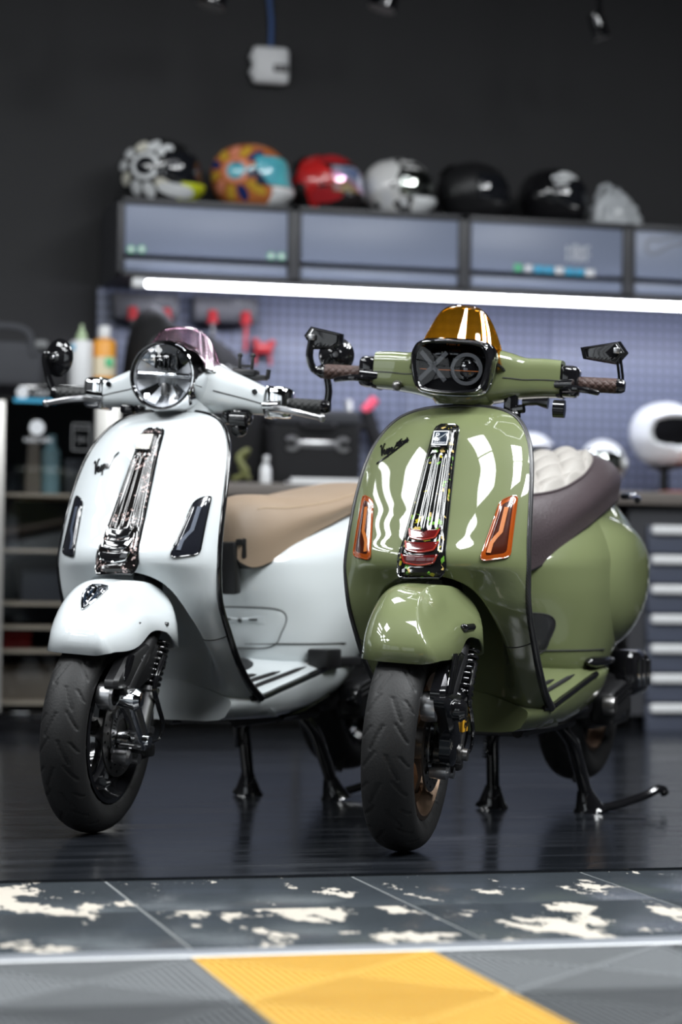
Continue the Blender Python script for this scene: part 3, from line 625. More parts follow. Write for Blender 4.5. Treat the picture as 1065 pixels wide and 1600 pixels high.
    MB().lathe([(0, .05), (.030, .052), (.032, .062), (.030, .082), (.020, .085)], (0, piv[0]-.02, piv[1]+.004), 'x', 28).build('link_bush', M['steel'], sw, xs)
    MB().lathe([(.018, .07), (.024, .1), (.024, .128), (.016, .138), (0, .139)], (0, piv[0], piv[1]), 'x', 28).build('pivot_cap', blk if G else M['chrome'], sw, xs)
    MB().lathe([(.02, .06), (.021, .118), (.013, .121), (.013, .130), (0, .130)], (0, lo[0], lo[1]), 'x', 20).build('axle_nut', M['dsteel'] if G else M['chrome'], sw, xs)
    MB().lathe([(.016, .06), (.017, .095), (.010, .1), (0, .1)], (0, -.045, .178), 'x', 16).lathe([(.012, .06), (.012, .1), (0, .1)], (0, .005, .172), 'x', 12).build('link_bolt', M['steel'], sw, xs)
    sa, sb = np.array([.098, .088, .425]), np.array([.098, .040, .325]); dd = (sb-sa)
    tt = np.linspace(0, 1, 150); ax = dd/np.linalg.norm(dd); e1 = np.array([1., 0, 0]); e2 = np.cross(ax, e1)
    hel = sa+np.outer(tt, dd)+.020*(np.outer(np.cos(tt*2*pi*8), e1)+np.outer(np.sin(tt*2*pi*8), e2))
    dm = MB().tube([sb+dd*-.02, sb+np.array([0, -.04, -.095])], .0195, 16).build('front_damper', M['dsteel'] if G else M['steel'], root, xs)
    MB().tube(hel, .0042, 6).tube([sa, sb], .012, 10).build('damper_spring', blk, dm, xs, smooth=60)
    MB().tube([sb+dd*.0, sb+dd*.08], .0235, 18).build('spring_seat', M['steel'], dm, xs)
    for k, (o1, o2) in enumerate(((0, 0), (.012, .008))):
        MB().tube(spline([(.118, .06+o1, .40), (.118, .015+o1, .335), (.122, .035+o1, .29), (.120, .075+o2, .25), (.116, .075, .215), (.105, .03, .205)], 6), .0035, 8).build('brake_hose', blk, root, xs)
    cal = MB().box((.066, .088, .205), (.036, .05, .085), bev=.012).box((.080, .085, .185), (.04, .035, .03), bev=.008).build('brake_caliper', M['plastic'], root, xs)
    for zz_ in (.21, .25): MB().lathe([(0, .1125), (.008, .1125), (.009, .10), (.009, .08)], (-.018, .09, zz_-.02), 'x', 10).build('caliper_bolt', M['steel'], cal, xs)
    # ---- headset
    xh_ = lambda V: xs(np.asarray(V)+np.array([-.007 if G else 0, 0, 0])); xl_ = lambda V: xs(np.asarray(V)+np.array([-.020 if G else -.010, -.012, 0]))
    n = 81; xe_ = .214 if G else .204; xh = np.linspace(-xe_, xe_, n); ax_ = np.abs(xh)
    if G:
        top = hermite([0, .07, .10, .14, .17, .215, .238], [1.094, 1.092, 1.086, 1.077, 1.078, 1.076, 1.066], ax_); bot = hermite([0, .06, .11, .17, .238], [.965, .970, .982, .990, .994], ax_)
        yc_ = hermite([0, .1, .238], [.365, .385, .402], ax_); dp = hermite([0, .09, .14, .238], [.068, .055, .044, .036], ax_); gz = 1.026
    else:
        top = hermite([0, .07, .10, .16, .21, .238], [1.088, 1.082, 1.068, 1.044, 1.022, 1.010], ax_); bot = hermite([0, .06, .11, .17, .238], [.955, .958, .962, .962, .960], ax_)
        yc_ = hermite([0, .1, .238], [.365, .385, .402], ax_); dp = hermite([0, .09, .14, .238], [.070, .060, .046, .032], ax_); gz = .990
    th = np.arange(36)*2*pi/36; ex = .52 if G else .66
    cz, hz = (top+bot)/2, (top-bot)/2
    sgn = lambda v, e: np.sign(v)*np.abs(v)**e
    P = np.stack([np.broadcast_to(xh[:, None], (n, 36)), yc_[:, None]+dp[:, None]*sgn(np.cos(th), ex)[None], cz[:, None]+hz[:, None]*sgn(np.sin(th), ex)[None]], -1)
    hd = MB().grid(P, cv=True, capu=True).build('handlebar_cover', body, root, xh_, smooth=45)
    for sg in (1, -1):
        m_ = (ax_ > .088) & (xh*sg > 0); MB().tube(np.stack([xh[m_], yc_[m_]-dp[m_]+.0006, cz[m_]-.006], 1), .0016, 6).build('cover_seam', M['seam'], hd, xh_)
        MB().lathe([(0, 0), (.0075, 0)], (0, 0, 0), 'y', 14).build('cover_hole', M['gdark'], hd, (lambda V, s=sg: xh_((V @ np.array([[1, 0, 0], [0, .95, .3], [0, -.3, .95]]))*np.array([1, 1, 1])+np.array([s*.185, (.3625 if G else .352), (1.052 if G else 1.014)]))))
    nk = [(.958, .085, .052, .355), (.975, .088, .056, .36), (1.0, .098, .062, .365), (1.03, .085, .05, .37)] if not G else [(.962, .062, .045, .36), (.972, .070, .050, .36), (.990, .088, .058, .365), (1.02, .085, .05, .37)]
    MB().grid(np.array([[(rx*np.cos(t), yy+ry*np.sin(t), z) for t in th] for (z, rx, ry, yy) in nk]), cv=True, capu=True).build('headset_neck', body, root, xh_, smooth=60)
    # ---- headlamp
    if G:
        ol = spline([(-.066, .056), (0, .0605), (.066, .056), (.086, .036), (.0885, .005), (.078, -.038), (.058, -.054), (0, -.0585), (-.058, -.054), (-.078, -.038), (-.0885, .005), (-.086, .036)], 6, closed=True); zc = 1.039
        ring = lambda s, y: np.stack([ol[:, 0]*s, np.full(len(ol), y)+.10*(ol[:, 0]*s)**2, zc+ol[:, 1]*s+(y-.27)*.05], 1)
        lp = MB().grid(np.array([ring(.86, .272), ring(.90, .264), ring(.96, .262), ring(1.02, .268), ring(1.05, .285), ring(1.07, .32), ring(1.02, .37)]), cv=True).build('headlamp', blk, root, xl_, smooth=60)
        MB().tube(ring(1.035, .300), .0035, 8, closed=True).build('bezel_bead', M['chrome'], lp, xl_)
        MB().grid(np.array([ring(k, .300) for k in (1e-3, .4, .7, .9)]), cv=True).build('lamp_back', M['matt'], lp, xl_, smooth=60)
        MB().lathe([(.030, .275), (.031, .290), (.022, .291), (.020, .282), (.012, .277), (0, .2755)], (.036, 0, zc-.002), 'y', 40).build('projector_lens', M['gdark'], lp, xl_)
        xo = MB(); yv = .2705
        for sg in (1, -1): xo.box((-.040, yv, zc+.001), (.086, .0012, .0095), np.array([[cos(sg*.82), 0, -sin(sg*.82)], [0, 1, 0], [sin(sg*.82), 0, cos(sg*.82)]]))
        xo.lathe([(.0360, 0), (.0280, 0), (.0280, .001), (.0360, .001), (.0360, 0)], (.036, yv-.0002, zc-.002), 'y', 48)
        xo.build('lamp_lettering', M['ghost'], lp, xl_, smooth=0, label='grey letters X and O')
        MB().box((0, .2735, zc-.006), (.14, .0008, .0010)).build('lamp_strip', M['amberlit'], lp, xl_)
        MB().grid(np.array([ring(k, .2625+.006*k**2) for k in (1e-3, .3, .6, .88)]), cv=True).build('lamp_glass', M['clear'], lp, xl_, smooth=180)
    else:
        zc = 1.035; c0 = (0, 0, zc)
        lp = MB().lathe([(.0745, .285), (.0745, .268), (.0765, .263), (.0795, .2635), (.0825, .271), (.084, .285), (.088, .315), (.089, .345), (.080, .37)], c0, 'y', 72).build('headlamp', M['chrome'], root, xl_, smooth=50)
        MB().lathe([(.0725, .267), (.0750, .2640), (.0750, .269), (.0725, .272)], c0, 'y', 64).build('lamp_gasket', M['gdark'], lp, xl_)
        MB().lathe([(0, .315), (.03, .313), (.055, .303), (.0735, .283), (.0740, .27)], c0, 'y', 48).build('reflector', M['frosted'], lp, xl_, smooth=50)
        MB().box((0, .283, zc+.002), (.132, .022, .013), bev=.003).box((0, .277, zc+.002), (.128, .012, .004), bev=.001).build('lamp_crossbar', M['chrome'], lp, xl_)
        for i in range(5): MB().box((-.022+.011*i, .288, zc+.034), (.0035, .03, .042-.004*abs(i-2)), bev=.001).build('reflector_fin', M['gdark'], lp, xl_)
        for sg in (1, -1):
            for (r0_, r1_, t0_, t1_, mm) in ((.026, .070, .42, 1.00, 'chrome'), (.030, .070, 1.03, 1.40, 'frosted'), (.026, .070, 1.74, 2.12, 'frosted'), (.028, .069, 2.16, 2.50, 'chrome'), (.020, .069, 2.54, 2.90, 'frosted')):
                MB().lathe([(r0_, .300), ((r0_+r1_)/2, .294), (r1_, .278), (r1_, .284), (r0_, .306), (r0_, .300)], c0, 'y', 8, sg*t0_, sg*t1_).build('reflector_facet', M[mm], lp, xl_, smooth=30)
        MB().box((0, .29, zc-.03), (.016, .016, .03), bev=.004).ell((.032, .287, zc-.05), (.007, .006, .006)).build('reflector_core', M['dsteel'], lp, xl_)
        MB().lathe([(0, .252), (.03, .2545), (.055, .261), (.0735, .2675)], c0, 'y', 56).build('lamp_glass', M['clear'], lp, xl_, smooth=180)
    # ---- visor
    nt, npx = 18, 41; tv = np.linspace(0, 1, nt); pv = np.linspace(-1.35, 1.35, npx)
    if G: bx, tx, by, ty_, yb0, yt0, zb0, Hv = .110, .068, .085, .050, .370, .405, 1.070, .116
    else: bx, tx, by, ty_, yb0, yt0, zb0, Hv = .113, .074, .080, .042, .385, .408, 1.070, .090
    prof = np.clip(1-np.abs(pv/1.40)**4.5, 0, 1)**.55
    T = tv[:, None]*prof[None]
    sn = np.sin(pv); sn = np.sign(sn)*np.abs(sn)**.85
    Xv = (bx+(tx-bx)*T**1.3)*sn[None]; Yv = (yb0+(yt0-yb0)*T)-(by+(ty_-by)*T)*np.cos(pv)[None]; Zv = zb0-.030*(np.abs(pv)/1.35)[None]**2+Hv*T
    vs = MB().grid(np.stack([Xv, Yv, Zv], -1)).build('visor', M['amber'] if G else M['pink'], root, xl_, smooth=180, thick=.003)
    MB().tube(np.stack([Xv[0], Yv[0]-.001, Zv[0]], 1), .004, 8).build('visor_base', blk if G else M['chrome'], vs, xl_)
    if G:
        marks(MB(), 5, .010, (0, .2835, 1.092), (1, 0, 0), (0, .25, .97)).build('visor_print', M['amberlit'], vs, xl_, smooth=0)
    # ---- grips, levers, switchgear, mirrors
    for sg in (1, -1):
        S_ = np.array([sg, 1, 1])
        xg = np.linspace(.238, .338, 60); nt_ = 48; tg = np.arange(nt_)*2*pi/nt_
        A, B = np.meshgrid(xg, tg, indexing='ij'); u = A*120; w_ = B*7/(2*pi)*1.0
        d1 = np.abs(np.mod(u/2+w_, 1)-.5)*2; d2 = np.abs(np.mod(u/2-w_, 1)-.5)*2
        rr_ = .0170-.0022*np.maximum(sstep((d1-.78)/.15), sstep((d2-.78)/.15))
        gp = MB().grid(np.stack([A*sg, .404+rr_*np.cos(B), gz+rr_*np.sin(B)], -1), cv=True, capu=True).build('hand_grip', M['gripn' if G else 'gripb'], root, xh_, smooth=60)
        if not G: gp['label'] = 'black rubber grip with a diamond pattern'
        MB().lathe([(0, .356), (.012, .355), (.016, .348), (.017, .336), (.012, .334)], (0, .404, gz), 'x', 20).build('bar_end', blk, gp, (lambda V, s=S_: xh_(V*s)))
        sw_ = MB().box((.230, .402, gz+.004), (.046, .066, .070) if G else (.060, .066, .074), bev=.014, seg=3).box((.212, .402, gz+.003), (.012, .070, .076), bev=.004).tube([(.205, .37, gz-.006), (.245, .362, gz-.004)], .012, 12)
        sw_.build('switch_housing', blk if G else M['chrome'], root, (lambda V, s=S_: xh_(V*s)))
        lv = [(.222, .366, gz-.012), (.25, .352, gz-.013), (.29, .352, gz-.018), (.325, .360, gz-.024), (.350, .366, gz-.028)] if not G else [(.222, .366, gz-.014), (.25, .352, gz-.014), (.275, .354, gz-.016), (.300, .362, gz-.02)]
        l_ = MB().tube(spline(lv, 5), np.linspace(.0085, .0062, len(lv)*5-4), 10)
        l_.ell(lv[-1], (.0095,)*3 if not G else (.006,)*3, 12, 8)
        l_.build('brake_lever', blk if G else M['steel'], root, (lambda V, s=S_: xh_(V*s)))
    def mirror_round(cx_, cz_, R, st, tilt, name='mirror'):
        ca_, sa_ = cos(tilt), sin(tilt); Rm = np.array([[ca_, -sa_, 0], [sa_, ca_, 0], [0, 0, 1]])
        mb = MB().lathe([(0, -.020), (.012, -.019), (.015, -.012), (R*.55, -.009), (R*.9, -.004), (R, .003), (R*.97, .007), (0, .007)], (0, 0, 0), 'y', 48)
        mo = mb.build('mirror', blk, root, (lambda V: xh_(V @ Rm.T+np.array([cx_, .405, cz_]))), smooth=45)
        MB().lathe([(0, -.0235), (.006, -.023), (.007, -.019)], (0, 0, 0), 'y', 12).build('mirror_screw', M['steel'], mo, (lambda V: xh_(V @ Rm.T+np.array([cx_, .405, cz_]))))
        MB().tube(spline(st, 6), np.linspace(.0095, .0075, (len(st)-1)*6+1), 10, sx=.7).build('mirror_stalk', blk, mo, xh_)
    def mirror_angled(poly, st, split):
        po = np.array(poly); c = po.mean(0)
        mb = MB(); mb.grid(np.array([[(q[0], yv_, q[1]) for q in c+(po-c)*k] for k, yv_ in ((1e-3, .392), (.70, .393), (.80, .396), (1.0, .400), (1.0, .409), (.96, .411), (1e-3, .411))]), cv=True)
        mo = mb.build('mirror', blk, root, xh_, smooth=30)
        rb = MB()
        for i in range(6):
            q = c+np.array([(-.028+.009*i), -.016]); rb.tube([(q[0], .3925, q[1]), (q[0]+.006, .3925, q[1]+.006)], .0014, 4)
        rb.tube([(*(lambda q: (q[0], .393, q[1]))(c+(po[i]-c)*.82),) for i in range(len(po))], .0012, 4, closed=True)
        rb.build('mirror_ribs', M['plastic'], mo, xh_, kind='stuff')
        for dx in ((-.004, .004) if split else (0,)):
            MB().tube(spline(np.array(st)+np.array([dx, 0, 0]), 6), .0032 if split else .0085, 8, sx=1 if split else .7).build('mirror_stalk', blk, mo, xh_)
        MB().box(np.array(st[-1])+np.array([0, -.006, .0]), (.016, .012, .014), bev=.003).build('stalk_joint', M['steel'], mo, xh_)
    if G:
        mirror_angled([(.250, 1.108), (.257, 1.083), (.336, 1.073), (.358, 1.101), (.339, 1.126)], [(.346, .404, 1.018), (.344, .403, 1.05), (.334, .398, 1.104)], True)
        mirror_angled([(-.393, 1.106), (-.378, 1.128), (-.300, 1.114), (-.300, 1.092), (-.318, 1.078), (-.370, 1.076)], [(-.345, .404, 1.020), (-.366, .400, 1.032), (-.376, .397, 1.062), (-.370, .393, 1.102)], False)
    else:
        mirror_round(-.345, 1.075, .047, [(-.336, .404, .992), (-.352, .400, 1.0), (-.366, .395, 1.035), (-.372, .388, 1.078), (-.350, .388, 1.078)], radians(-22))
        mirror_round(.362, 1.112, .042, [(.346, .404, .992), (.350, .402, 1.03), (.340, .396, 1.085), (.352, .39, 1.108)], radians(12))
    # ---- clamps and mounts under the bar
    if G:
        cl = MB().box((.108, .365, .972), (.030, .035, .070), bev=.006).tube([(.10, .36, .955), (.14, .352, .962)], .010, 10).lathe([(0, .088), (.02, .09), (.02, .115), (0, .117)], (.137-.02, .35, .965), 'x', 18).tube([(.137, .35, .975), (.17, .345, .978), (.195, .345, .976)], [.008, .008, .013], 10).ell((.118, .352, .945), (.016, .014, .014))
        cl.build('camera_clamp', blk, root, xh_); MB().ell((-.152, .345, .998), (.012, .012, .012), 14, 9).build('bar_bolt', M['dsteel'], root, xh_)
    else:
        cl = MB().box((.145, .372, .955), (.058, .04, .035), bev=.008).lathe([(0, .13), (.018, .132), (.018, .17), (0, .172)], (0, .352, .948), 'x', 16).ell((.150, .36, .925), (.02, .016, .018)).box((.118, .36, .95), (.02, .03, .03), bev=.006)
        cl.build('brake_reservoir', blk, root, xh_)
        MB().box((-.135, .365, .958), (.035, .03, .022), bev=.006).ell((-.10, .36, .962), (.018, .015, .014)).build('clutch_switch', blk, root, xh_)
        ph_ = MB().box((.135, .42, 1.062), (.06, .045, .016), bev=.006).box((.155, .42, 1.052), (.07, .03, .012), bev=.005).box((.118, .42, 1.085), (.007, .008, .035), bev=.002).box((.150, .42, 1.085), (.007, .008, .035), bev=.002).ell((.118, .42, 1.103), (.007, .006, .006), 10, 6).ell((.150, .42, 1.103), (.007, .006, .006), 10, 6).box((.134, .42, 1.078), (.038, .006, .006)).tube([(.19, .42, 1.05), (.192, .42, 1.072)], .006, 8)
        ph_.build('phone_holder', pla, root, xh_)
    # ---- body
    zb = np.concatenate([np.linspace(.337, .60, 30), np.linspace(.605, .66, 14), np.linspace(.668, .80, 20)])
    half = PLAN; full = np.vstack([half, mirx(half)[::-1][1:-1]])
    P = np.array([[(q[0]*body_w(z), body_f(z)+(body_b(z)-body_f(z))*q[1], z) for q in full] for z in zb])
    bd = MB().grid(P, cv=True, capu=True).build('rear_body', body, root, smooth=60)
    for sg in (1, -1):
        Xc, Yc, Zc = cowl()
        MB().grid(np.stack([Xc*sg, Yc, Zc], -1), cv=True).build('side_cowl', body, root, smooth=180, thick=.004)
    # access panel on the wall under the seat
    bl = lambda x, z: body_y(x, z)
    ap = spline([(-.085, .492), (-.03, .495), (.04, .495), (.078, .490), (.088, .470), (.080, .435), (.062, .398), (0, .394), (-.062, .398), (-.080, .435)], 5, closed=True)*np.array([1.28, 1])
    acp = patch(MB(), ap, bl, .0025, 8).build('access_panel', M['carbon'] if G else body, root, smooth=60)
    MB().tube(np.stack([ap[:, 0], bl(ap[:, 0], ap[:, 1])-.0012, ap[:, 1]], 1), .0016, 6, closed=True).build('panel_outline', M['seam'], acp)
    if not G:
        rc = np.array([(-.04, .474), (.072, .474), (.072, .454), (-.04, .454)]); patch(MB(), rc, bl, .0045, 4).build('latch_plate', body, acp, smooth=30)
        for xx in (-.020, .048): ribbon(MB(), [(xx-.010, .465), (xx, .465), (xx+.010, .465)], .004, bl, .0055).build('latch_slot', M['gdark'], acp, smooth=0)
        patch(MB(), np.array([(.014+.0065*cos(t), .463+.0065*sin(t)) for t in np.arange(12)*pi/6]), bl, .006, 3).build('latch_lock', M['gdark'], acp, smooth=30)
        hk = MB().box((.020, .600, .592), (.040, .034, .130), np.array([[1, 0, 0], [0, .99, -.1], [0, .1, .99]]), .006).box((.024, .618, .655), (.06, .05, .016), bev=.004).box((.050, .618, .64), (.014, .03, .05), bev=.004)
        hk.build('bag_hook', pla, root)
    # ---- seat
    st_ = STG if G else STW; ys = np.concatenate([np.linspace(.585, .70, 16), np.linspace(.715, 1.5, 44), np.linspace(1.515, 1.61, 10)]); th_ = np.linspace(0, pi, 41)
    rows = []
    for y in ys:
        x, z = seat_sec(y, st_, th_); rows.append(np.stack([x, np.full_like(x, y), z], 1))
    seat = MB().grid(np.array(rows), capu=True).build('seat', M['brown' if G else 'tan'], root, smooth=180, label='dark brown leather seat with a pale quilted panel' if G else 'plain tan leather seat')
    MB().grid(np.array([[(x*.90, y, z) for x, z in ((hermite(SY, SW, y), hermite(SY, SB, y)+.004), (hermite(SY, SW, y), hermite(SY, SB, y)-.004), (-hermite(SY, SW, y), hermite(SY, SB, y)-.004), (-hermite(SY, SW, y), hermite(SY, SB, y)+.004))] for y in ys])).build('seat_base', pla, seat)
    if G:
        nq = 140; r1 = np.linspace(0, 1, 56); tq = np.arange(nq)*2*pi/nq
        A, B = np.meshgrid(r1, tq, indexing='ij'); xq = .108*A*np.cos(B); yq = .985+.285*A*np.sin(B)
        a1 = (xq/.036+yq/.092)*.5*pi; a2 = (xq/.036-yq/.092)*.5*pi
        puff = (np.abs(np.sin(a1))*np.abs(np.sin(a2)))**.5*.016*np.clip((1-A)*9, 0, 1)
        qp = MB().grid(np.stack([xq, yq, seat_top(xq, yq, st_)+.002+puff-.004*(A > .985)], -1), cv=True).build('quilted_panel', M['cream'], seat, smooth=180)
        xe, ye = .108*np.cos(tq), .985+.285*np.sin(tq); MB().tube(np.stack([xe, ye, seat_top(xe, ye, st_)+.002], 1), .0035, 8, closed=True).build('piping', M['brown'], seat)
        MB().tube([(.06, 1.56, .80), (.10, 1.52, .80), (.13, 1.45, .79), (.14, 1.40, .785)], .009, 8).build('seat_grip', blk, root)
    else:
        for sg in (1, -1):
            yy = np.linspace(.66, 1.5, 40); fx = .80-.1*np.exp(-((yy-.66)/.06)**2); ths = np.arccos(fx**(1/.72)); pts = [seat_sec(y, st_, np.array([t])) for y, t in zip(yy, ths)]
            MB().tube([(sg*float(x[0]), y, float(z[0])+.0005) for y, (x, z) in zip(yy, pts)], .0016, 6).build('seat_stitching', M['stitch'], seat)
    # ---- floorboard
    yf = np.linspace(.33, 1.09, 40); rows = []
    for y in yf:
        e, w = float(floor_e(y)), float(floor_w(y)); b0 = float(hermite([.33, .6, .75, .9, 1.0, 1.1], [.236, .236, .246, .272, .300, .33], y))
        hx = np.array([0, .2, .4, .6, .75, .88, .97])*w; h = [(x, float(floor_z(x, y))) for x in hx]+[(w, e-.004), (w*.995, e-.014), (w*.97, e*.55+b0*.45), (w*.90, e*.18+b0*.82), (w*.80, b0+.001), (w*.6, b0-.002), (0, b0-.002)]
        rows.append([(x, y, z) for x, z in h]+[(-x, y, z) for x, z in h[::-1][1:-1]])
    fb = MB().grid(np.array(rows), cv=True, capu=True).build('floorboard', body, root, smooth=50)
    for sg in (1, -1):
        for (x0, x1, y0, y1) in ((.085, .105, .44, .58), (.112, .130, .43, .66), (.140, .152, .43, .76)):
            t = np.linspace(0, 1, 14); xx = x0+(x1-x0)*t; yy = y0+(y1-y0)*t
            MB().tube(np.stack([sg*xx, yy, floor_z(xx, yy)+.001], 1), .006*np.minimum(1, np.minimum(t*9+.35, (1-t)*5+.15)), 8, sx=1.0).build('floor_rail', M['rubber'], fb)
        yy = np.linspace(.40, .84, 26); MB().tube(np.stack([sg*(floor_w(yy)-.003), yy, floor_e(yy)+.001], 1), .0075, 8).build('floor_edge_trim', blk, fb)
        # footpegs for the passenger
        if G: pg = MB().grid(np.array([[(sg*(.165+.020*cos(t)*k), y, .375+.014*sin(t)*k) for t in np.arange(16)*pi/8] for y, k in ((.83, .15), (.84, .7), (.87, 1), (.97, 1), (1.03, .8), (1.05, .3))]), cv=True, capu=True)
        else: pg = MB().box((sg*.172, .825, .368), (.058, .085, .050), bev=.006).box((sg*.164, .93, .358), (.055, .17, .024), bev=.006).box((sg*.150, .96, .378), (.02, .13, .022), bev=.006)
        pg.build('passenger_peg', blk if G else pla, root)
    if not G:
        tp = np.arange(28)*2*pi/28; A, B = np.meshgrid(np.linspace(1e-3, 1, 6), tp, indexing='ij'); xq, yq = .075*A*np.cos(B), .60+.10*A*np.sin(B)
        MB().grid(np.stack([xq, yq, floor_z(xq, yq)+.003-.004*(A > .99)], -1), cv=True).build('tunnel_mat', M['plastic'], fb)
    # lower body joint and the frame under the floor
    for sg in (1, -1):
        xx = np.linspace(.02, .176, 30); MB().tube(np.stack([xx*sg, body_y(xx, .405+0*xx)-.0006, .405+0*xx], 1), .0018, 6).build('body_joint', M['seam'], bd)
    fr_ = MB().tube([(.09, .50, .224), (.09, .95, .226)], .014, 8).tube([(-.09, .50, .224), (-.09, .95, .226)], .014, 8)
    for yy in (.55, .72, .92): fr_.tube([(-.10, yy, .222), (.10, yy, .222)], .011, 8)
    fr_.box((0, .80, .222), (.12, .18, .02), bev=.005).build('underbody_frame', pla, root)
    # ---- engine, rear wheel, stand
    en = MB().box((.03, 1.16, .285), (.20, .42, .11), bev=.03).box((.085, 1.30, .27), (.06, .36, .15), bev=.03).box((-.01, .98, .255), (.17, .16, .06), bev=.015).build('engine', pla, root)
    MB().lathe([(0, .128), (.05, .126), (.075, .118), (.082, .10), (.082, .06)], (0, 1.345, .29), 'x', 32).build('drive_cover', blk, en)
    ab = MB().box((.135, 1.335, .335), (.085, .17, .12), bev=.028, seg=3).build('air_box', blk, root)
    for i in range(3): MB().box((.179, 1.285+.05*i, .335), (.008, .02, .07), bev=.003).build('air_box_rib', M['chrome'] if G else blk, ab)
    fl_ = MB().box((.150, 1.09, .268), (.07, .16, .085), np.array([[1, 0, 0], [0, .97, -.22], [0, .22, .97]]), .018, 3).build('fan_cover', pla, root)
    for i in range(3): MB().tube([(.187, 1.02, .268+.014*i), (.187, 1.165, .296+.014*i)], .003, 6).build('fan_cover_rib', M['steel'] if not G else blk, fl_)
    MB().lathe([(0, .19), (.02, .188), (.024, .18), (.024, .16)], (0, 1.01, .265), 'x', 20).build('fan_cap', M['dsteel'] if G else blk, fl_)
    rx = lambda V: V
    RA = (0, 1.345, .2365+.05); tyre(root, 'rear_tyre', RA, .2365, .060); wheel_rim(root, RA, M['bronze'] if G else blk)
    MB().grid(np.array([[(.07*cos(t), RA[1]+.262*cos(a_), RA[2]+.262*sin(a_)+.012*sin(t)) for t in np.linspace(0, 2*pi, 14)] for a_ in np.linspace(-.2, 1.3, 14)])).build('rear_mudguard', pla, root)
    MB().tube([(.03, 1.30, .20), (.03, 1.25, .10), (.03, 1.23, .055)], .012, 8).build('mudflap_bracket', pla, root)
    sd = MB()
    for sg in (1, -1):
        sd.tube(spline([(sg*.035, .90, .232), (sg*.070, .905, .222), (sg*.100, .925, .18), (sg*.110, .955, .12), (sg*.118, .985, .06), (sg*.122, 1.0, .02)], 6), .0165, 12)
        sd.tube([(sg*.118, .985, .055), (sg*.124, 1.0, .018), (sg*.126, 1.003, .004)], [.015, .026, .034], 12, sx=1.3, up=(0, 1, 0))
    sd.tube([(-.05, .90, .232), (.05, .90, .232)], .02, 12)
    sdo = sd.build('centre_stand', blk, root)
    MB().tube(spline(cfg['kick'], 6), .011, 10).build('stand_lever', blk, sdo)
    tt = np.linspace(0, 1, 120); sa, sb = np.array([-.10, .885, .225]), np.array([-.118, .925, .13]); dd = sb-sa; e1 = np.array([0, 1., 0]); e2 = np.cross(dd/np.linalg.norm(dd), e1)
    MB().tube(sa+np.outer(tt, dd)+.009*(np.outer(np.cos(tt*2*pi*12), e1)+np.outer(np.sin(tt*2*pi*12), e2)), .0026, 5).build('stand_spring', blk, sdo)
    if not G: MB().tube(spline([(.11, .72, .228), (.13, .78, .238), (.155, .83, .262), (.165, .86, .275)], 6), .0085, 8).build('side_stand', blk, root)
    else: MB().tube(spline([(.11, .66, .236), (.14, .72, .252), (.17, .80, .268)], 6), .008, 8).build('side_stand', blk, root)
    return root
make_scooter(dict(kind='green', label='olive green scooter with amber visor and brown quilted seat', loc=GLOC, rz=GRZ, steer=7.3,
    script=((-.151, .843), .0235, radians(17)), ind=[(.146, .742), (.178, .757), (.179, .620), (.124, .611)],
    kick=[(.122, 1.0, .02), (.13, 1.01, .012), (.165, 1.05, .012), (.225, 1.14, .032), (.258, 1.19, .05), (.268, 1.205, .036)]))
make_scooter(dict(kind='white', label='white scooter with round headlamp, pink visor and tan seat', loc=WLOC, rz=WRZ, steer=7.6,
    script=((-.134, .804), .030, radians(20)), ind=[(.146, .742), (.178, .757), (.179, .620), (.124, .611)],
    kick=[(.10, 1.0, .02), (.12, 1.03, .015), (.16, 1.10, .03), (.19, 1.16, .05)]))
# ---------------------------------------------------------------- workshop wall
rng = random.Random(5); M['palec'] = mat('pale_teal_plastic', (.22, .36, .38), .4)
def bx(mb, x0, x1, y0, y1, z0, z1, bev=0.0): return mb.box(((x0+x1)/2, (y0+y1)/2, (z0+z1)/2), (x1-x0, y1-y0, z1-z0), bev=bev)
# pegboard panels: parts of the wall they are screwed to
pb = thing('pegboard', 'blue-grey perforated pegboard behind the workbench under the wall cabinets', 'pegboard', (2.5, 9.2, .9))
for i in range(8): slab('pegboard_panel', 1.442+i*.612-2.5, 1.442+i*.612+.609-2.5, -.01, .012, .02, .77, M['peg'], pb, bev=.002)
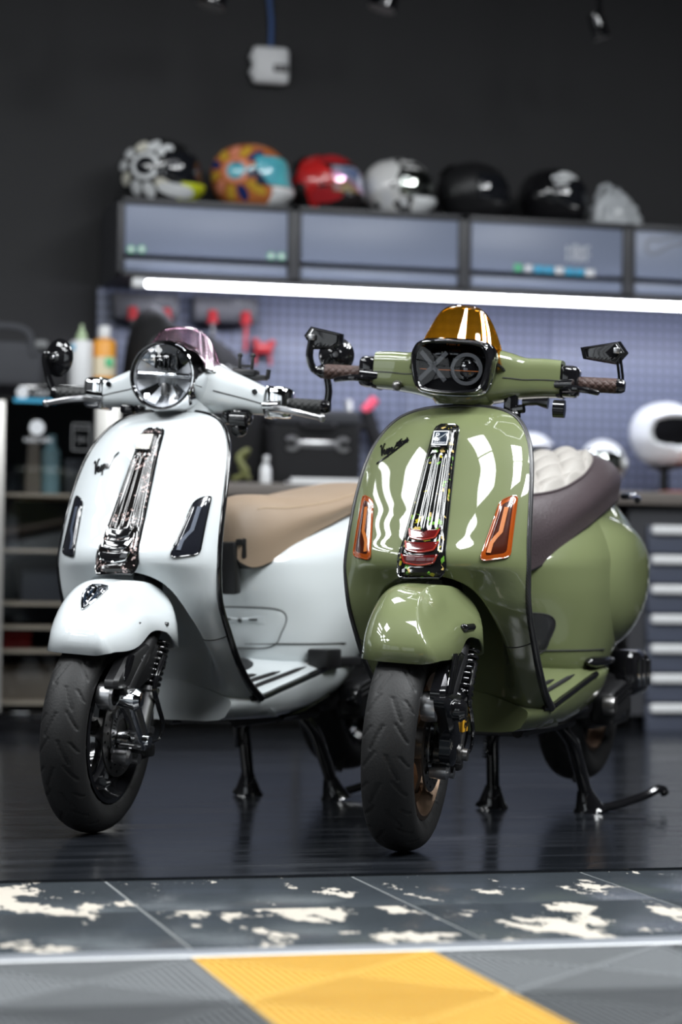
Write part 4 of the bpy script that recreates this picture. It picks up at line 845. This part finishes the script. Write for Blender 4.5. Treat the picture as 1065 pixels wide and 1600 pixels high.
# wall cabinets
WC = ['first wall cabinet from the left, two pairs of green dots on its door', 'plain blue-grey wall cabinet under the red and the black-and-white helmets', 'blue-grey wall cabinet with a row of bright stickers on its door', 'rightmost wall cabinet with a pale wrench outline on its door']
for i in range(4):
    x0 = 1.452+i*.67; t = thing('wall_cabinet', WC[i], 'cabinet', (x0+.335, 9.0, 1.672), 0, 'wall cabinets')
    f = MB(); bx(f, -.335, .335, -.16, .2, 0, .29); f.build('body', M['cabf'], t, smooth=30)
    f = MB(); bx(f, -.335, -.312, -.2, -.155, 0, .29, .003); bx(f, .312, .335, -.2, -.155, 0, .29, .003); bx(f, -.335, .335, -.2, -.155, .268, .29, .003); bx(f, -.335, .335, -.2, -.155, 0, .016, .003); f.build('frame', M['cabf'], t, smooth=30)
    d = MB(); bx(d, -.308, .308, -.198, -.16, .082, .264, .004); dr = d.build('door', M['cabd'], t, smooth=30)
    d = MB(); bx(d, -.308, .308, -.198, -.16, .018, .062, .008); d.build('handle', M['cabd'], dr, smooth=30)
    if i == 0:
        g = MB()
        for (x, z) in ((-.285, .098), (-.245, .1), (.245, .098), (.285, .098)): g.lathe([(0, -.200), (.014, -.200), (.014, -.196)], (x, 0, z), 'y', 16)
        g.build('dot_sticker', M['greenp'], dr, smooth=0)
        g = MB()
        for (x, z) in ((-.285, .098), (-.245, .1), (.245, .098), (.285, .098)): g.lathe([(0, -.2008), (.009, -.2008), (.009, -.196)], (x, 0, z), 'y', 16)
        g.build('dot_centre', M['silverp'], dr, smooth=0)
    if i == 2:
        for k, (mm, w) in enumerate((('greenp', .016), ('silverp', .014), ('cyanp', .02), ('cyanp', .02), ('silverp', .018), ('cyanp', .02), ('cyanp', .018), ('silverp', .02))):
            g = MB(); g.box((-.12+k*.042, -.1995, .098-k*.001), (w*1.9, .002, .026), bev=.0009); g.build('sticker', M[mm], dr, smooth=30)
        g = MB()
        for (tx, zz_) in ((4, .178), (4, .146)): marks(g, tx, .042, (.125, -.2, zz_), (1, 0, 0), (0, 0, 1))
        g.build('sticker_lettering', M['silverp'], dr, smooth=0)
    if i == 3:
        c, s = cos(.28), sin(.28); R = np.array([[c, 0, -s], [0, 1, 0], [s, 0, c]]); g = MB()
        th = np.linspace(.6, 2*pi-.6, 22)
        P = [(-.235+.03*cos(pi+t), .205+.03*sin(pi+t)) for t in np.linspace(-2.2, 2.2, 18)]; Q = [(-.13+.02*cos(t), .235+.02*sin(t)) for t in np.linspace(-2.3, 2.3, 14)]
        pts = np.array(P+Q); g.tube(np.stack([pts[:, 0], np.full(len(pts), -.199), pts[:, 1]], 1), .0035, 6, closed=True); g.build('wrench_outline', M['greyp'], dr)
# light bar under the cabinets
t = thing('light_bar', 'long glowing white light tube under the wall cabinets', 'lamp', (3.0, 8.79, 1.672))
MB().box((0, .02, -.012), (2.98, .035, .022), bev=.003).build('housing', M['cabf'], t, smooth=30)
MB().tube([(-1.44, 0, -.028), (1.48, 0, -.028)], .0125, 12).build('tube', M['tube'], t)
MB().box((-1.47, 0, -.028), (.05, .04, .036), bev=.006).build('end_cap', M['wplastic'], t, smooth=30)
def tube_light():
    ld = bpy.data.lights.new('light_bar_glow', 'AREA'); ld.shape = 'RECTANGLE'; ld.size = 2.9; ld.size_y = .03; ld.energy = 11; ld.color = (.80, .82, 1.0)
    lo = bpy.data.objects.new('light_bar_glow', ld); COL.objects.link(lo); lo.location = (3.0, 8.80, 1.620); lo.rotation_euler = (radians(28), 0, 0)
tube_light()
# workbench and drawer cabinet
t = thing('workbench', 'long workbench with brown top under the pegboard', 'workbench', (3.2, 8.9, 0))
MB().box((.71, 0, .885), (4.88, .66, .05), bev=.006).build('worktop', M['bench'], t, smooth=30)
f = MB(); bx(f, -1.72, .16, -.24, .28, .09, .86); f.build('cupboard', M['cabf'], t, smooth=30)
for k in range(3): MB().box((-1.4+k*.63, -.255, .48), (.60, .02, .70), bev=.006).build('cupboard_door', M['draw'], t, smooth=30)
t = thing('drawer_cabinet', 'slate drawer cabinet with pale full-width handles at the right end of the bench', 'cabinet', (3.85, 8.9, 0))
f = MB(); bx(f, -.45, .45, -.28, .28, .06, .858); f.build('carcass', M['cabf'], t, smooth=30)
f = MB(); bx(f, -.42, .42, -.24, .28, 0, .06); f.build('plinth', M['gdark'], t, smooth=30)
for k in range(7):
    z = .765-k*.113; d = MB(); d.box((.02, -.292, z-.036), (.80, .03, .104), bev=.004); dw = d.build('drawer', M['draw'], t, smooth=30)
    h = MB(); h.box((.02, -.318, z), (.78, .028, .036), bev=.010, seg=3); h.build('handle', M['wplastic'], dw, smooth=40)
# glass-fronted cabinet on the left
t = thing('display_cabinet', 'tall grey-framed glass-door cabinet holding dim parts behind the white scooter', 'cabinet', (1.215, 8.9, 0))
f = MB(); bx(f, -.235, .235, .26, .29, .06, 1.20); bx(f, -.235, -.222, -.2, .29, .06, 1.2); bx(f, .222, .235, -.2, .29, .06, 1.2); f.build('carcass', M['dteal'], t, smooth=30)
f = MB(); bx(f, -.245, .245, -.3, .3, 1.185, 1.24, .004); f.build('top', M['gdark'], t, smooth=30)
f = MB(); bx(f, -.245, .245, -.28, .3, 0, .075, .004); f.build('plinth', M['gdark'], t, smooth=30)
f = MB(); bx(f, -.245, -.188, -.3, -.25, .075, 1.185, .004); f.build('frame_post', M['alum'], t, smooth=30)
f = MB(); bx(f, .135, .225, -.3, -.25, .075, 1.185, .004); f.build('frame_post', M['alum'], t, smooth=30)
for z in (.845, .645, .455, .37, .285, .10): f = MB(); bx(f, -.215, .225, -.24, .26, z, z+.012); f.build('shelf', M['shelf'], t, smooth=30)
f = MB(); bx(f, -.188, .135, -.292, -.286, .08, 1.18); gl = f.build('door_glass', M['glass'], t, smooth=30)
g = MB(); g.lathe([(0, -.3005), (.022, -.3005), (.022, -.299)], (-.13, 0, 1.213), 'y', 24); marks(g, 8, .026, (-.03, -.3012, 1.213), (1, 0, 0), (0, 0, 1)); g.build('header_print', M['silverp'], t, smooth=0)
g = MB(); g.box((-.085, -.3008, 1.186), (.15, .001, .014)); g.build('header_stripe', M['cyanp'], t, smooth=0)
g = MB(); g.lathe([(0, -.2935), (.027, -.2935), (.027, -.292)], (-.075, 0, 1.09), 'y', 24); marks(g, 7, .024, (-.070, -.2935, 1.045), (1, 0, 0), (0, 0, 1)); g.build('glass_print', M['silverp'], gl, smooth=0)
g = MB()
for (dx, dz, a, b) in ((0, .047, .068, .004), (0, -.047, .068, .004), (.033, 0, .004, .097), (-.033, 0, .004, .097), (0, .03, .05, .004)): g.box((.085+dx, -.2935, 1.06+dz), (a, .001, b))
place_text(g, 'SH', .03, (.085, -.2938, 1.05), (1, 0, 0), (0, 0, 1)); g.build('notice_frame', M['greyp'], gl, smooth=0)
IT = [('hanging_strap', 'khaki cloth strap hanging in the glass-door cabinet', 'strap', -.06, 1.12, .05, .27, 'khaki'), ('spray_can', 'slim pale-teal can on the top shelf of the glass-door cabinet', 'can', .005, .97, .035, .22, 'palec'), ('spray_can', 'short grey can on the middle shelf of the glass-door cabinet', 'can', -.14, .76, .03, .20, 'gfabric')]
for k, (nm, lb, ct, x, zt_, w, hh, mm) in enumerate(IT):
    zb_ = .857 if k < 2 else .657; hh = min(hh, .32)
    if k == 0: o = MB().prism(spline([(1.215+x-w/2, zb_), (1.215+x+w/2, zb_), (1.215+x+w*.42, zb_+hh*.5), (1.215+x+w*.2, zb_+hh), (1.215+x-w*.2, zb_+hh), (1.215+x-w*.42, zb_+hh*.5)], 3, closed=True), 8.80, 8.84, 'y').build(nm, M[mm], None, smooth=40)
    else: o = MB().lathe([(0, 0), (w, 0), (w, hh*.72), (w*.55, hh*.82), (w*.5, hh), (0, hh)], (1.215+x, 8.82, zb_), 'z', 20).build(nm, M[mm], None)
    tag(o, lb, ct, 'contents of the glass-door cabinet')
for k, (x, z, w, h, mm, lb, ct, nm) in enumerate(((.03, .467, .26, .14, 'gfabric', 'grey carton on the lower-middle shelf of the glass-door cabinet', 'carton', 'carton'), (-.02, .112, .36, .13, 'khaki', 'wide khaki crate on the bottom shelf of the glass-door cabinet', 'crate', 'crate'), (.09, .857, .07, .13, 'cabf', 'small dark box on the top shelf of the glass-door cabinet', 'box', 'storage_box'), (-.11, .297, .10, .06, 'redp', 'small dark red box low in the glass-door cabinet', 'box', 'storage_box'))):
    c = thing(nm, lb, ct, (1.215+x, 8.86, z), 0, 'contents of the glass-door cabinet'); MB().box((0, 0, h*.4), (w, .16, h*.8), bev=.006).build('box', M[mm], c, smooth=30); MB().box((0, 0, h*.9), (w*1.03, .165, h*.2), bev=.004).build('lid', M[mm], c, smooth=30)
# things on top of the glass cabinet and on the bench
def bottle(loc, label, m, capm, w, h, nozzle):
    t = thing('bottle', label, 'bottle', loc, 0, 'bottles on the glass cabinet')
    MB().lathe([(0, 0), (w*.94, 0), (w, .008), (w, h*.72), (w*.86, h*.78), (w*.42, h*.80), (w*.42, h*.83), (0, h*.83)], (0, 0, 0), 'z', 28).build('body', m, t, smooth=50)
    if nozzle: MB().lathe([(w*.45, h*.80), (w*.47, h*.86), (w*.16, h*.98), (w*.12, h*1.05), (0, h*1.05)], (0, 0, 0), 'z', 20).build('nozzle', capm, t, smooth=50)
    else: MB().lathe([(w*.5, h*.81), (w*.52, h*.82), (w*.52, h*.97), (w*.4, h), (0, h)], (0, 0, 0), 'z', 20).build('cap', capm, t, smooth=50)
    return t
b1 = bottle((1.312, 8.72, 1.24), 'white squeeze bottle with a pale green nozzle', M['wplastic'], mat('pale_green_plastic', (.45, .58, .35), .4), .043, .225, True)
MB().box((-.034, -.028, .15), (.014, .012, .02), bev=.003).build('label_mark', M['cyanp'], b1)
b2 = bottle((1.398, 8.74, 1.24), 'orange bottle with a white cap', M['oplastic'], M['wplastic'], .043, .235, False)
MB().lathe([(.0438, .05), (.0438, .12)], (0, 0, 0), 'z', 28, pi*1.1, pi*1.9).build('label_band', mat('pale_label', (.8, .7, .5), .5), b2); MB().box((.012, -.042, .10), (.03, .006, .035), bev=.002).build('label_mark', M['greenp'], b2)
t = thing('tool_bag', 'grey fabric tool bag with looped handles at the left edge', 'bag', (1.02, 8.86, 1.24))
MB().box((0, 0, .085), (.32, .22, .17), bev=.03, seg=3).build('body', M['gfabric'], t, smooth=60)
MB().tube(spline([(-.11, -.112, .13), (-.08, -.11, .21), (.02, -.10, .225), (.10, -.11, .205), (.12, -.112, .12)], 6), .013, 8, sx=.5).build('handle', M['gfabric'], t)
MB().box((.15, -.10, .16), (.05, .04, .035), bev=.012).build('buckle', M['greyp'], t, smooth=50)
def soft_bag(loc, label, poly, depth, m, nm='duffel_bag'):
    t = thing(nm, label, 'bag', loc, 0, None); p = spline(poly, 5, closed=True); c = p.mean(0); rows = []
    for k, y in ((1e-3, -1.0), (.5, -.97), (.82, -.8), (1, -.35), (1, .35), (.82, .8), (1e-3, 1.0)):
        q = c+(p-c)*k; q[:, 1] = np.maximum(q[:, 1], 0); rows.append(np.stack([q[:, 0], np.full(len(q), y*depth/2), q[:, 1]], 1))
    MB().grid(np.array(rows), cv=True).build('body', m, t, smooth=70); return t
bg = soft_bag((1.61, 8.84, .91), 'tall slumped black duffel bag behind the round headlamp', [(-.13, 0), (.125, 0), (.13, .38), (.10, .50), (.03, .62), (-.04, .65), (-.10, .54), (-.13, .25)], .34, M['fabric'])
MB().tube(spline([(-.10, -.165, .28), (-.04, -.175, .50), (.05, -.17, .50), (.10, -.165, .3)], 6), .014, 8, sx=.4).build('strap', M['cabf'], bg)
bg = soft_bag((1.905, 8.94, .91), 'long low black bag with a worn white print', [(-.12, 0), (.11, 0), (.115, .36), (.06, .45), (-.03, .53), (-.11, .52)], .26, M['fabric'])
marks(MB(), 6, .036, (0, -.1335, .42), (.97, 0, -.2), (.2, 0, .97)).build('print', M['silverp'], bg, smooth=0)
t = thing('tool_case', 'square black soft tool case with a silver spanner print on the bench', 'case', (2.205, 8.86, .91))
MB().box((0, 0, .115), (.34, .24, .23), bev=.02, seg=3).build('body', M['fabric'], t, smooth=50)
MB().box((0, 0, .258), (.335, .235, .056), bev=.018, seg=3).build('lid', M['gfabric'], t, smooth=50)
sp = MB()
for sg in (1, -1):
    aa = np.linspace(.62, 2*pi-.62, 18); R_ = .031
    outer = [(sg*(.070+.028)-sg*.030*cos(a)*1.0, .155+.030*sin(a)) for a in aa]
    sp.tube(np.array([(sg*.098-sg*-.022*cos(a)*1, -.123, .155+.022*sin(a)) for a in aa]), .010, 6)
sp.box((0, -.122, .155), (.16, .006, .026), bev=.002); sp.build('spanner_print', M['steel'], t, smooth=50)
MB().tube(spline([(-.06, -.124, .235), (-.05, -.15, .22), (.05, -.15, .22), (.06, -.124, .235)], 5), .008, 6).build('handle', M['fabric'], t)
t = thing('spray_bottle', 'small white bottle standing left of the black tool case', 'bottle', (1.99, 8.66, .91))
MB().lathe([(0, 0), (.020, 0), (.021, .008), (.020, .055), (.009, .075), (.009, .082), (0, .082)], (0, 0, 0), 'z', 20).build('body', M['wplastic'], t)
MB().box((0, -.008, .092), (.018, .034, .022), bev=.005).build('trigger_head', M['wplastic'], t)
for k, x in enumerate((2.075, 2.42)):
    o = MB().tube(spline([(x, 9.1, .911), (x+.004, 9.09, 1.1), (x-.002, 9.1, 1.26)], 6), .016, 10).build('grey_pipe', M['steel'], None); tag(o, 'upright grey pipe standing '+('left' if k == 0 else 'right')+' of the black tool case', 'pipe', 'upright grey pipes')
o = MB().tube(spline([(1.87, 8.66, .925), (1.91, 8.62, .95), (1.88, 8.63, 1.0), (1.92, 8.65, 1.03), (1.90, 8.68, .98), (1.93, 8.66, .925)], 8), .010, 8).build('coiled_cord', M['olive'], None); tag(o, 'olive coiled cord lying on the bench beside the white shield', 'cord')
for k, (x, w, h, lb) in enumerate(((1.76, .16, .035, 'flat white tray on the bench left of the olive cord'), (2.32, .5, .022, 'long low white board on the bench in front of the tool case'))):
    t = thing('white_tray', lb, 'tray', (x, 8.64 if k else 8.68, .91)); f = MB(); f.box((0, 0, h*.25), (w, .10, h*.5), bev=.003); f.build('base', M['wplastic'], t, smooth=30); f = MB(); f.box((0, -.045, h*.65), (w, .01, h*.7), bev=.002); f.build('rim', M['wplastic'], t, smooth=30)
# pegboard tools
for k, x in enumerate((1.615, 1.925)):
    t = thing('tool_rail', ('left' if k == 0 else 'right')+' dark tool rail with red-handled tools on the pegboard', 'rail', (x, 9.12, 1.555), 0, 'tool rails on the pegboard')
    MB().box((0, .016, .04), (.25, .10, .10), bev=.006).build('rail', M['cabf'], t, smooth=30)
    for j, dx in enumerate((-.055, .075)):
        h = MB().tube([(dx, -.035, .03), (dx, -.045, -.02)], [.018, .022], 10).build('tool_handle', M['redp'], t); MB().tube([(dx, -.045, -.02), (dx, -.04, -.12)], .007, 8).build('tool_shaft', M['redp'] if j else M['dsteel'], h)
    marks(MB(), 5, .025, (.06, -.0352, .065), (1, 0, 0), (0, 0, 1)).build('rail_print', M['greyp'], t, smooth=0)
t = thing('clamp', 'red clamp hanging on the pegboard right of the pink visor', 'clamp', (2.085, 9.17, 1.455))
MB().box((0, -.02, 0), (.075, .04, .045), bev=.012).box((-.03, -.02, .025), (.025, .03, .03), bev=.008).box((.035, -.02, .02), (.025, .03, .03), bev=.008).build('jaw', M['redp'], t, smooth=50)
for sg in (1, -1): MB().tube([(sg*.028, -.02, -.02), (sg*.032, -.02, -.065)], .006, 8).build('handle', M['redp'], t)
t = thing('air_gun', 'dark air gun with a pink-red tip on the pegboard between the scooters', 'tool', (2.50, 9.16, 1.12))
MB().tube(spline([(.06, -.02, -.05), (.02, -.025, .04), (.0, -.03, .10)], 5), [.03]*11, 10).tube([(.01, -.025, .05), (-.08, -.02, .03)], .02, 10).build('grip', M['fabric'], t); MB().tube([(-.01, -.03, .10), (.035, -.03, .15)], .019, 10).build('tip', mat('pink_red_plastic', (.75, .07, .13), .4), t)
# wall router with its cable, spot lamps
t = thing('wifi_box', 'white square network box high on the dark wall', 'router', (2.115, 9.22, 2.575))
MB().box((0, 0, 0), (.150, .05, .150), bev=.022, seg=3).build('case', M['wplastic'], t, smooth=60); MB().box((.036, -.0255, -.012), (.058, .006, .030), bev=.004).build('socket', M['gdark'], t, smooth=40); marks(MB(), 3, .018, (.036, -.0292, -.012), (1, 0, 0), (0, 0, 1)).build('socket_print', M['greyp'], t, smooth=0)
for zz_ in (.03, -.03): MB().box((-.078, 0, zz_), (.01, .03, .022), bev=.004).build('side_clip', M['wplastic'], t, smooth=40)
o = MB().tube(spline([(2.118, 9.235, 2.645), (2.120, 9.235, 2.75), (2.108, 9.235, 2.9), (2.112, 9.235, 3.2), (2.112, 9.235, CEIL)], 8), .0105, 8).build('network_cable', M['blue'], None); tag(o, 'blue cable running up the wall from the white network box', 'cable')
for (u, lb, zo) in ((1.735, 'spot lamp hanging left of the blue cable', 0), (3.215, 'small spot lamp hanging at the top right, over the black helmet', -.015), (1.235, 'spot lamp at the top left, barely in the picture', .03), (2.375, 'spot lamp at the top, right of the blue cable, barely in the picture', .035)):
    t = thing('spot_lamp', lb, 'lamp', (u, 8.5, CEIL), 0, 'ceiling spot lamps'); sm = .6 if u > 3 else 1
    zc_ = 2.655-CEIL+zo
    MB().tube([(0, 0, 0), (0, 0, zc_+.06)], .010, 8).build('stem', M['gdark'], t)
    a = radians(16 if u < 3 else -20); Rr = np.array([[cos(a), 0, sin(a)], [0, 1, 0], [-sin(a), 0, cos(a)]])
    hd_ = MB().lathe([(0, .07), (.045*sm, .065), (.052*sm, .03), (.054*sm, -.03), (.050*sm, -.034), (.046*sm, -.02), (0, -.018)], (0, 0, 0), 'z', 28).build('lamp_head', M['gdark'], t, (lambda V, R=Rr, z=zc_: V @ R.T+np.array([0, 0, z])), smooth=40)
    MB().lathe([(.046*sm, -.034), (.052*sm, -.036), (0.0, -.0345)], (0, 0, 0), 'z', 28).build('lamp_face', M['lamp'], hd_, (lambda V, R=Rr, z=zc_: V @ R.T+np.array([0, 0, z])), smooth=40)
# ---------------------------------------------------------------- helmets
def helmet(loc, rz, label, shell, visor, s=1.0, chin=None, spoiler=None, open_face=False, group='helmets on the wall cabinets', dots=None, pins=None):
    t = thing('helmet', label, 'helmet', loc, rz, group)
    def surf(az, el, k=1.0):
        r = np.array([.150, .118, .128])*s*k; x = r[0]*np.cos(el)*np.cos(az); y = r[1]*np.cos(el)*np.sin(az); z = r[2]*np.sin(el)
        fr = sstep((np.cos(az)+.1)/1.1); lowf = sstep((-np.sin(el)-.05)/.5)
        x = x+.035*s*fr*lowf; y = y*(1-.10*lowf); x = x-.018*s*sstep((-np.cos(az))/1)*np.clip(np.sin(el), 0, 1)
        return np.stack([x, y, z+.118*s], -1)
    az = np.linspace(-pi, pi, 121); el = np.linspace(-1.12, pi/2, 64); A, E = np.meshgrid(az, el, indexing='ij')
    P = surf(A, E); hole = (np.abs(A)/(1.42 if open_face else 1.22))**4+(np.abs(E-.10)/(.52 if open_face else .42))**4 < 1
    inner = surf(A, E, .86); P = np.where(hole[..., None], inner, P)
    sh = MB().grid(P).build('shell', shell, t, smooth=50)
    if open_face:
        Ai, Ei = np.meshgrid(np.linspace(-1.5, 1.5, 30), np.linspace(-.5, .7, 16), indexing='ij'); MB().grid(surf(Ai, Ei, .88)).build('lining', M['matt'], t, smooth=180)
    else:
        Av, Ev = np.meshgrid(np.linspace(-1.28, 1.28, 30), np.linspace(-.33, .56, 14), indexing='ij'); MB().grid(surf(Av, Ev, 1.012)).build('visor', visor, t, smooth=180, thick=.002)
        for sg in (1, -1):
            c = surf(np.array(sg*1.38), np.array(.05), 1.0); MB().lathe([(0, sg*.010), (.020*s, sg*.008), (.024*s, -sg*.004)], c, 'y', 20).build('visor_hinge', shell if pins is None else pins, t)
    Ac, Ec = np.meshgrid(np.linspace(-.95, .95, 26), np.linspace(-.98, -.48 if open_face else -.36, 8), indexing='ij'); MB().grid(surf(Ac, Ec, 1.02)).build('chin_bar', chin or shell, t, smooth=180, thick=.004)
    rim_ = surf(az, np.full_like(az, -1.12)); MB().tube(rim_, .007*s, 8).build('neck_trim', M['gdark'], t)
    if spoiler: MB().grid(np.array([[surf(np.array(pi+a_), np.array(e_), k_) for a_ in np.linspace(-.6, .6, 9)] for e_, k_ in ((1.15, 1.0), (.95, 1.09), (.62, 1.10), (.55, 1.0))])).build('spoiler', spoiler, t, smooth=60)
    if dots:
        for (a_, e_, ra, rb, rot, mm, lf) in dots:
            th = np.arange(24)*2*pi/24; ring = []
            for k in (1e-3, .35, .7, 1.0):
                ex, ey = ra*k*np.cos(th), rb*k*np.sin(th); da, de = ex*cos(rot)-ey*sin(rot), ex*sin(rot)+ey*cos(rot)
                ring.append(surf(a_+da/(.13*s*max(cos(e_), .3)), e_+de/(.125*s), 1.006+lf))
            MB().grid(np.array(ring), cv=True).build('painted_patch', mm, t, smooth=180)
    return t
ZH = 1.964
fl = lambda nm, base, cs, sc, th, nz=0.0: flecked(nm, base, cs, sc, th, noise=nz, rough=.25)
hm1 = mat('gloss_black_helmet_paint', (.012, .012, .012), .2, coat=1.0)
hm2 = fl('orange_helmet_paint', (.55, .17, .05), ((.62, .36, .06), (.02, .04, .17)), 8, .72)
hm3 = fl('red_black_helmet_paint', (.015, .012, .012), ((.50, .015, .015), (.55, .02, .02), (.02, .02, .02)), 11, .38)
hm4 = fl('white_black_patch_helmet_paint', (.74, .74, .73), ((.03, .03, .03), (.70, .71, .73), (.05, .05, .05), (.70, .70, .70)), 34, .62)
mblk = mat('matt_black_helmet', (.010, .010, .011), .42); gblk = mat('gloss_black_helmet', (.008, .008, .009), .12, coat=1.0); lime = mat('lime_yellow_paint', (.58, .64, .02), .3, coat=.5)
wdisc, sal, gold, nav = M['whelm'], mat('salmon_paint', (.75, .27, .17), .3), mat('gold_paint', (.60, .36, .04), .3), mat('navy_paint', (.015, .03, .14), .3)
cream_ = mat('cream_helmet_paint', (.74, .72, .62), .3)
def sun(a0, e0, r_in, r_out, n, cols, disc, hole, wd=.020):
    L = []
    for k in range(n):
        t = k*2*pi/n+.2; rm = (r_in+r_out)/2
        L.append((a0+rm*cos(t)/.118, e0+rm*sin(t)/.125, (r_out-r_in)/2, wd, t, cols[k % len(cols)], .002))
    return L+[(a0, e0, r_in*.92, r_in*.92, 0, disc, .004), (a0, e0, r_in*.62, r_in*.62, 0, hole, .007)]
A_ = radians(-24)
helmet((1.640, 8.98, ZH), A_, 'black helmet with white sun rays and lime yellow chin', hm1, M['visd'], 1.03, lime, dots=sun(-1.78, .10, .056, .125, 11, (cream_, wdisc, wdisc), wdisc, M['visd'])+[(-1.02, -.62, .055, .026, -.35, wdisc, .03)], pins=M['visd'])
helmet((1.985, 8.97, ZH), A_, 'orange and navy sun-pattern helmet with turquoise visor and white chin', hm2, M['visb'], 1.03, M['whelm'], dots=sun(-1.78, .10, .052, .120, 12, (gold, nav, gold, sal), sal, M['visb'], .016), pins=M['visb'])
helmet((2.285, 8.97, ZH), A_, 'red and black helmet with a rainbow mirrored visor', hm3, M['visr'], .93, hm3, spoiler=hm1, dots=[(-.9, .95, .06, .035, .2, M['redp'], .003), (-1.5, -.45, .05, .03, .2, M['redp'], .003)])
helmet((2.570, 8.97, ZH), radians(-34), 'white helmet with black patches and a silvered visor', hm4, M['viss'], .93, M['whelm'])
helmet((2.880, 8.98, ZH), radians(-30), 'matt black helmet with a raised top vent and dark visor', mblk, M['visd'], .95, mblk, spoiler=mblk)
helmet((3.210, 8.98, ZH), radians(-40), 'gloss black open helmet with white pattern beside the plastic bag', gblk, M['visd'], .93, gblk, dots=[(-.75, .72, .030, .024, 0, wdisc, .004), (-1.15, .62, .020, .014, .4, wdisc, .004), (-.45, .64, .014, .018, 0, wdisc, .004), (-1.0, .40, .03, .008, .2, wdisc, .02)])
t = thing('plastic_bag', 'crumpled clear plastic bag beside the rightmost black helmet', 'bag', (3.45, 8.91, 1.962))
nb = 30; rr_ = random.Random(3); A, E = np.meshgrid(np.arange(nb)*2*pi/nb, np.linspace(-.25, pi/2, 12), indexing='ij')
jit = np.array([[1+.22*(rr_.random()-.5) for _ in range(12)] for _ in range(nb)])
P = np.stack([.105*jit*np.cos(E)*np.cos(A), .08*jit*np.cos(E)*np.sin(A), np.maximum(0, .145*jit*np.sin(E)*(1-.35*np.cos(A)*np.cos(E)))], -1)
MB().grid(P, cu=True).build('film', M['bagp'], t, smooth=25); MB().tube(spline([(-.07, -.03, .09), (-.09, -.05, .14), (-.05, -.04, .16)], 4), .008, 6).build('twisted_neck', M['bagp'], t)
# helmets on the bench at the right
t = thing('helmet_stand', 'black stand carrying the white open helmet at the right edge', 'stand', (3.64, 8.86, .91)); MB().lathe([(0, 0), (.09, 0), (.09, .012), (.02, .02), (.018, .09), (.06, .105), (.05, .114), (0, .115)], (0, 0, 0), 'z', 24).build('post', M['gdark'], t, smooth=40)
helmet((3.645, 8.86, 1.022), radians(-60), 'white open-visor helmet on a black stand at the right edge', M['whelm'], None, 1.03, M['whelm'], open_face=True, group='white helmets on the bench')
helmet((3.13, 8.98, .922), radians(-100), 'white half helmet, only its top showing above the quilted seat', M['whelm'], M['visd'], .92, M['whelm'], group='white helmets on the bench')
helmet((3.36, 8.80, .922), radians(-120), 'white helmet lying on the bench just behind the brown seat', M['whelm'], M['viss'], .80, M['whelm'], group='white helmets on the bench')
t = thing('red_mat', 'flat orange-red mat under the helmet stand', 'mat', (3.72, 8.66, .91)); MB().box((0, 0, .003), (.34, .16, .006), bev=.002).build('sheet', mat('orange_red_mat', (.42, .09, .05), .6), t, smooth=30)
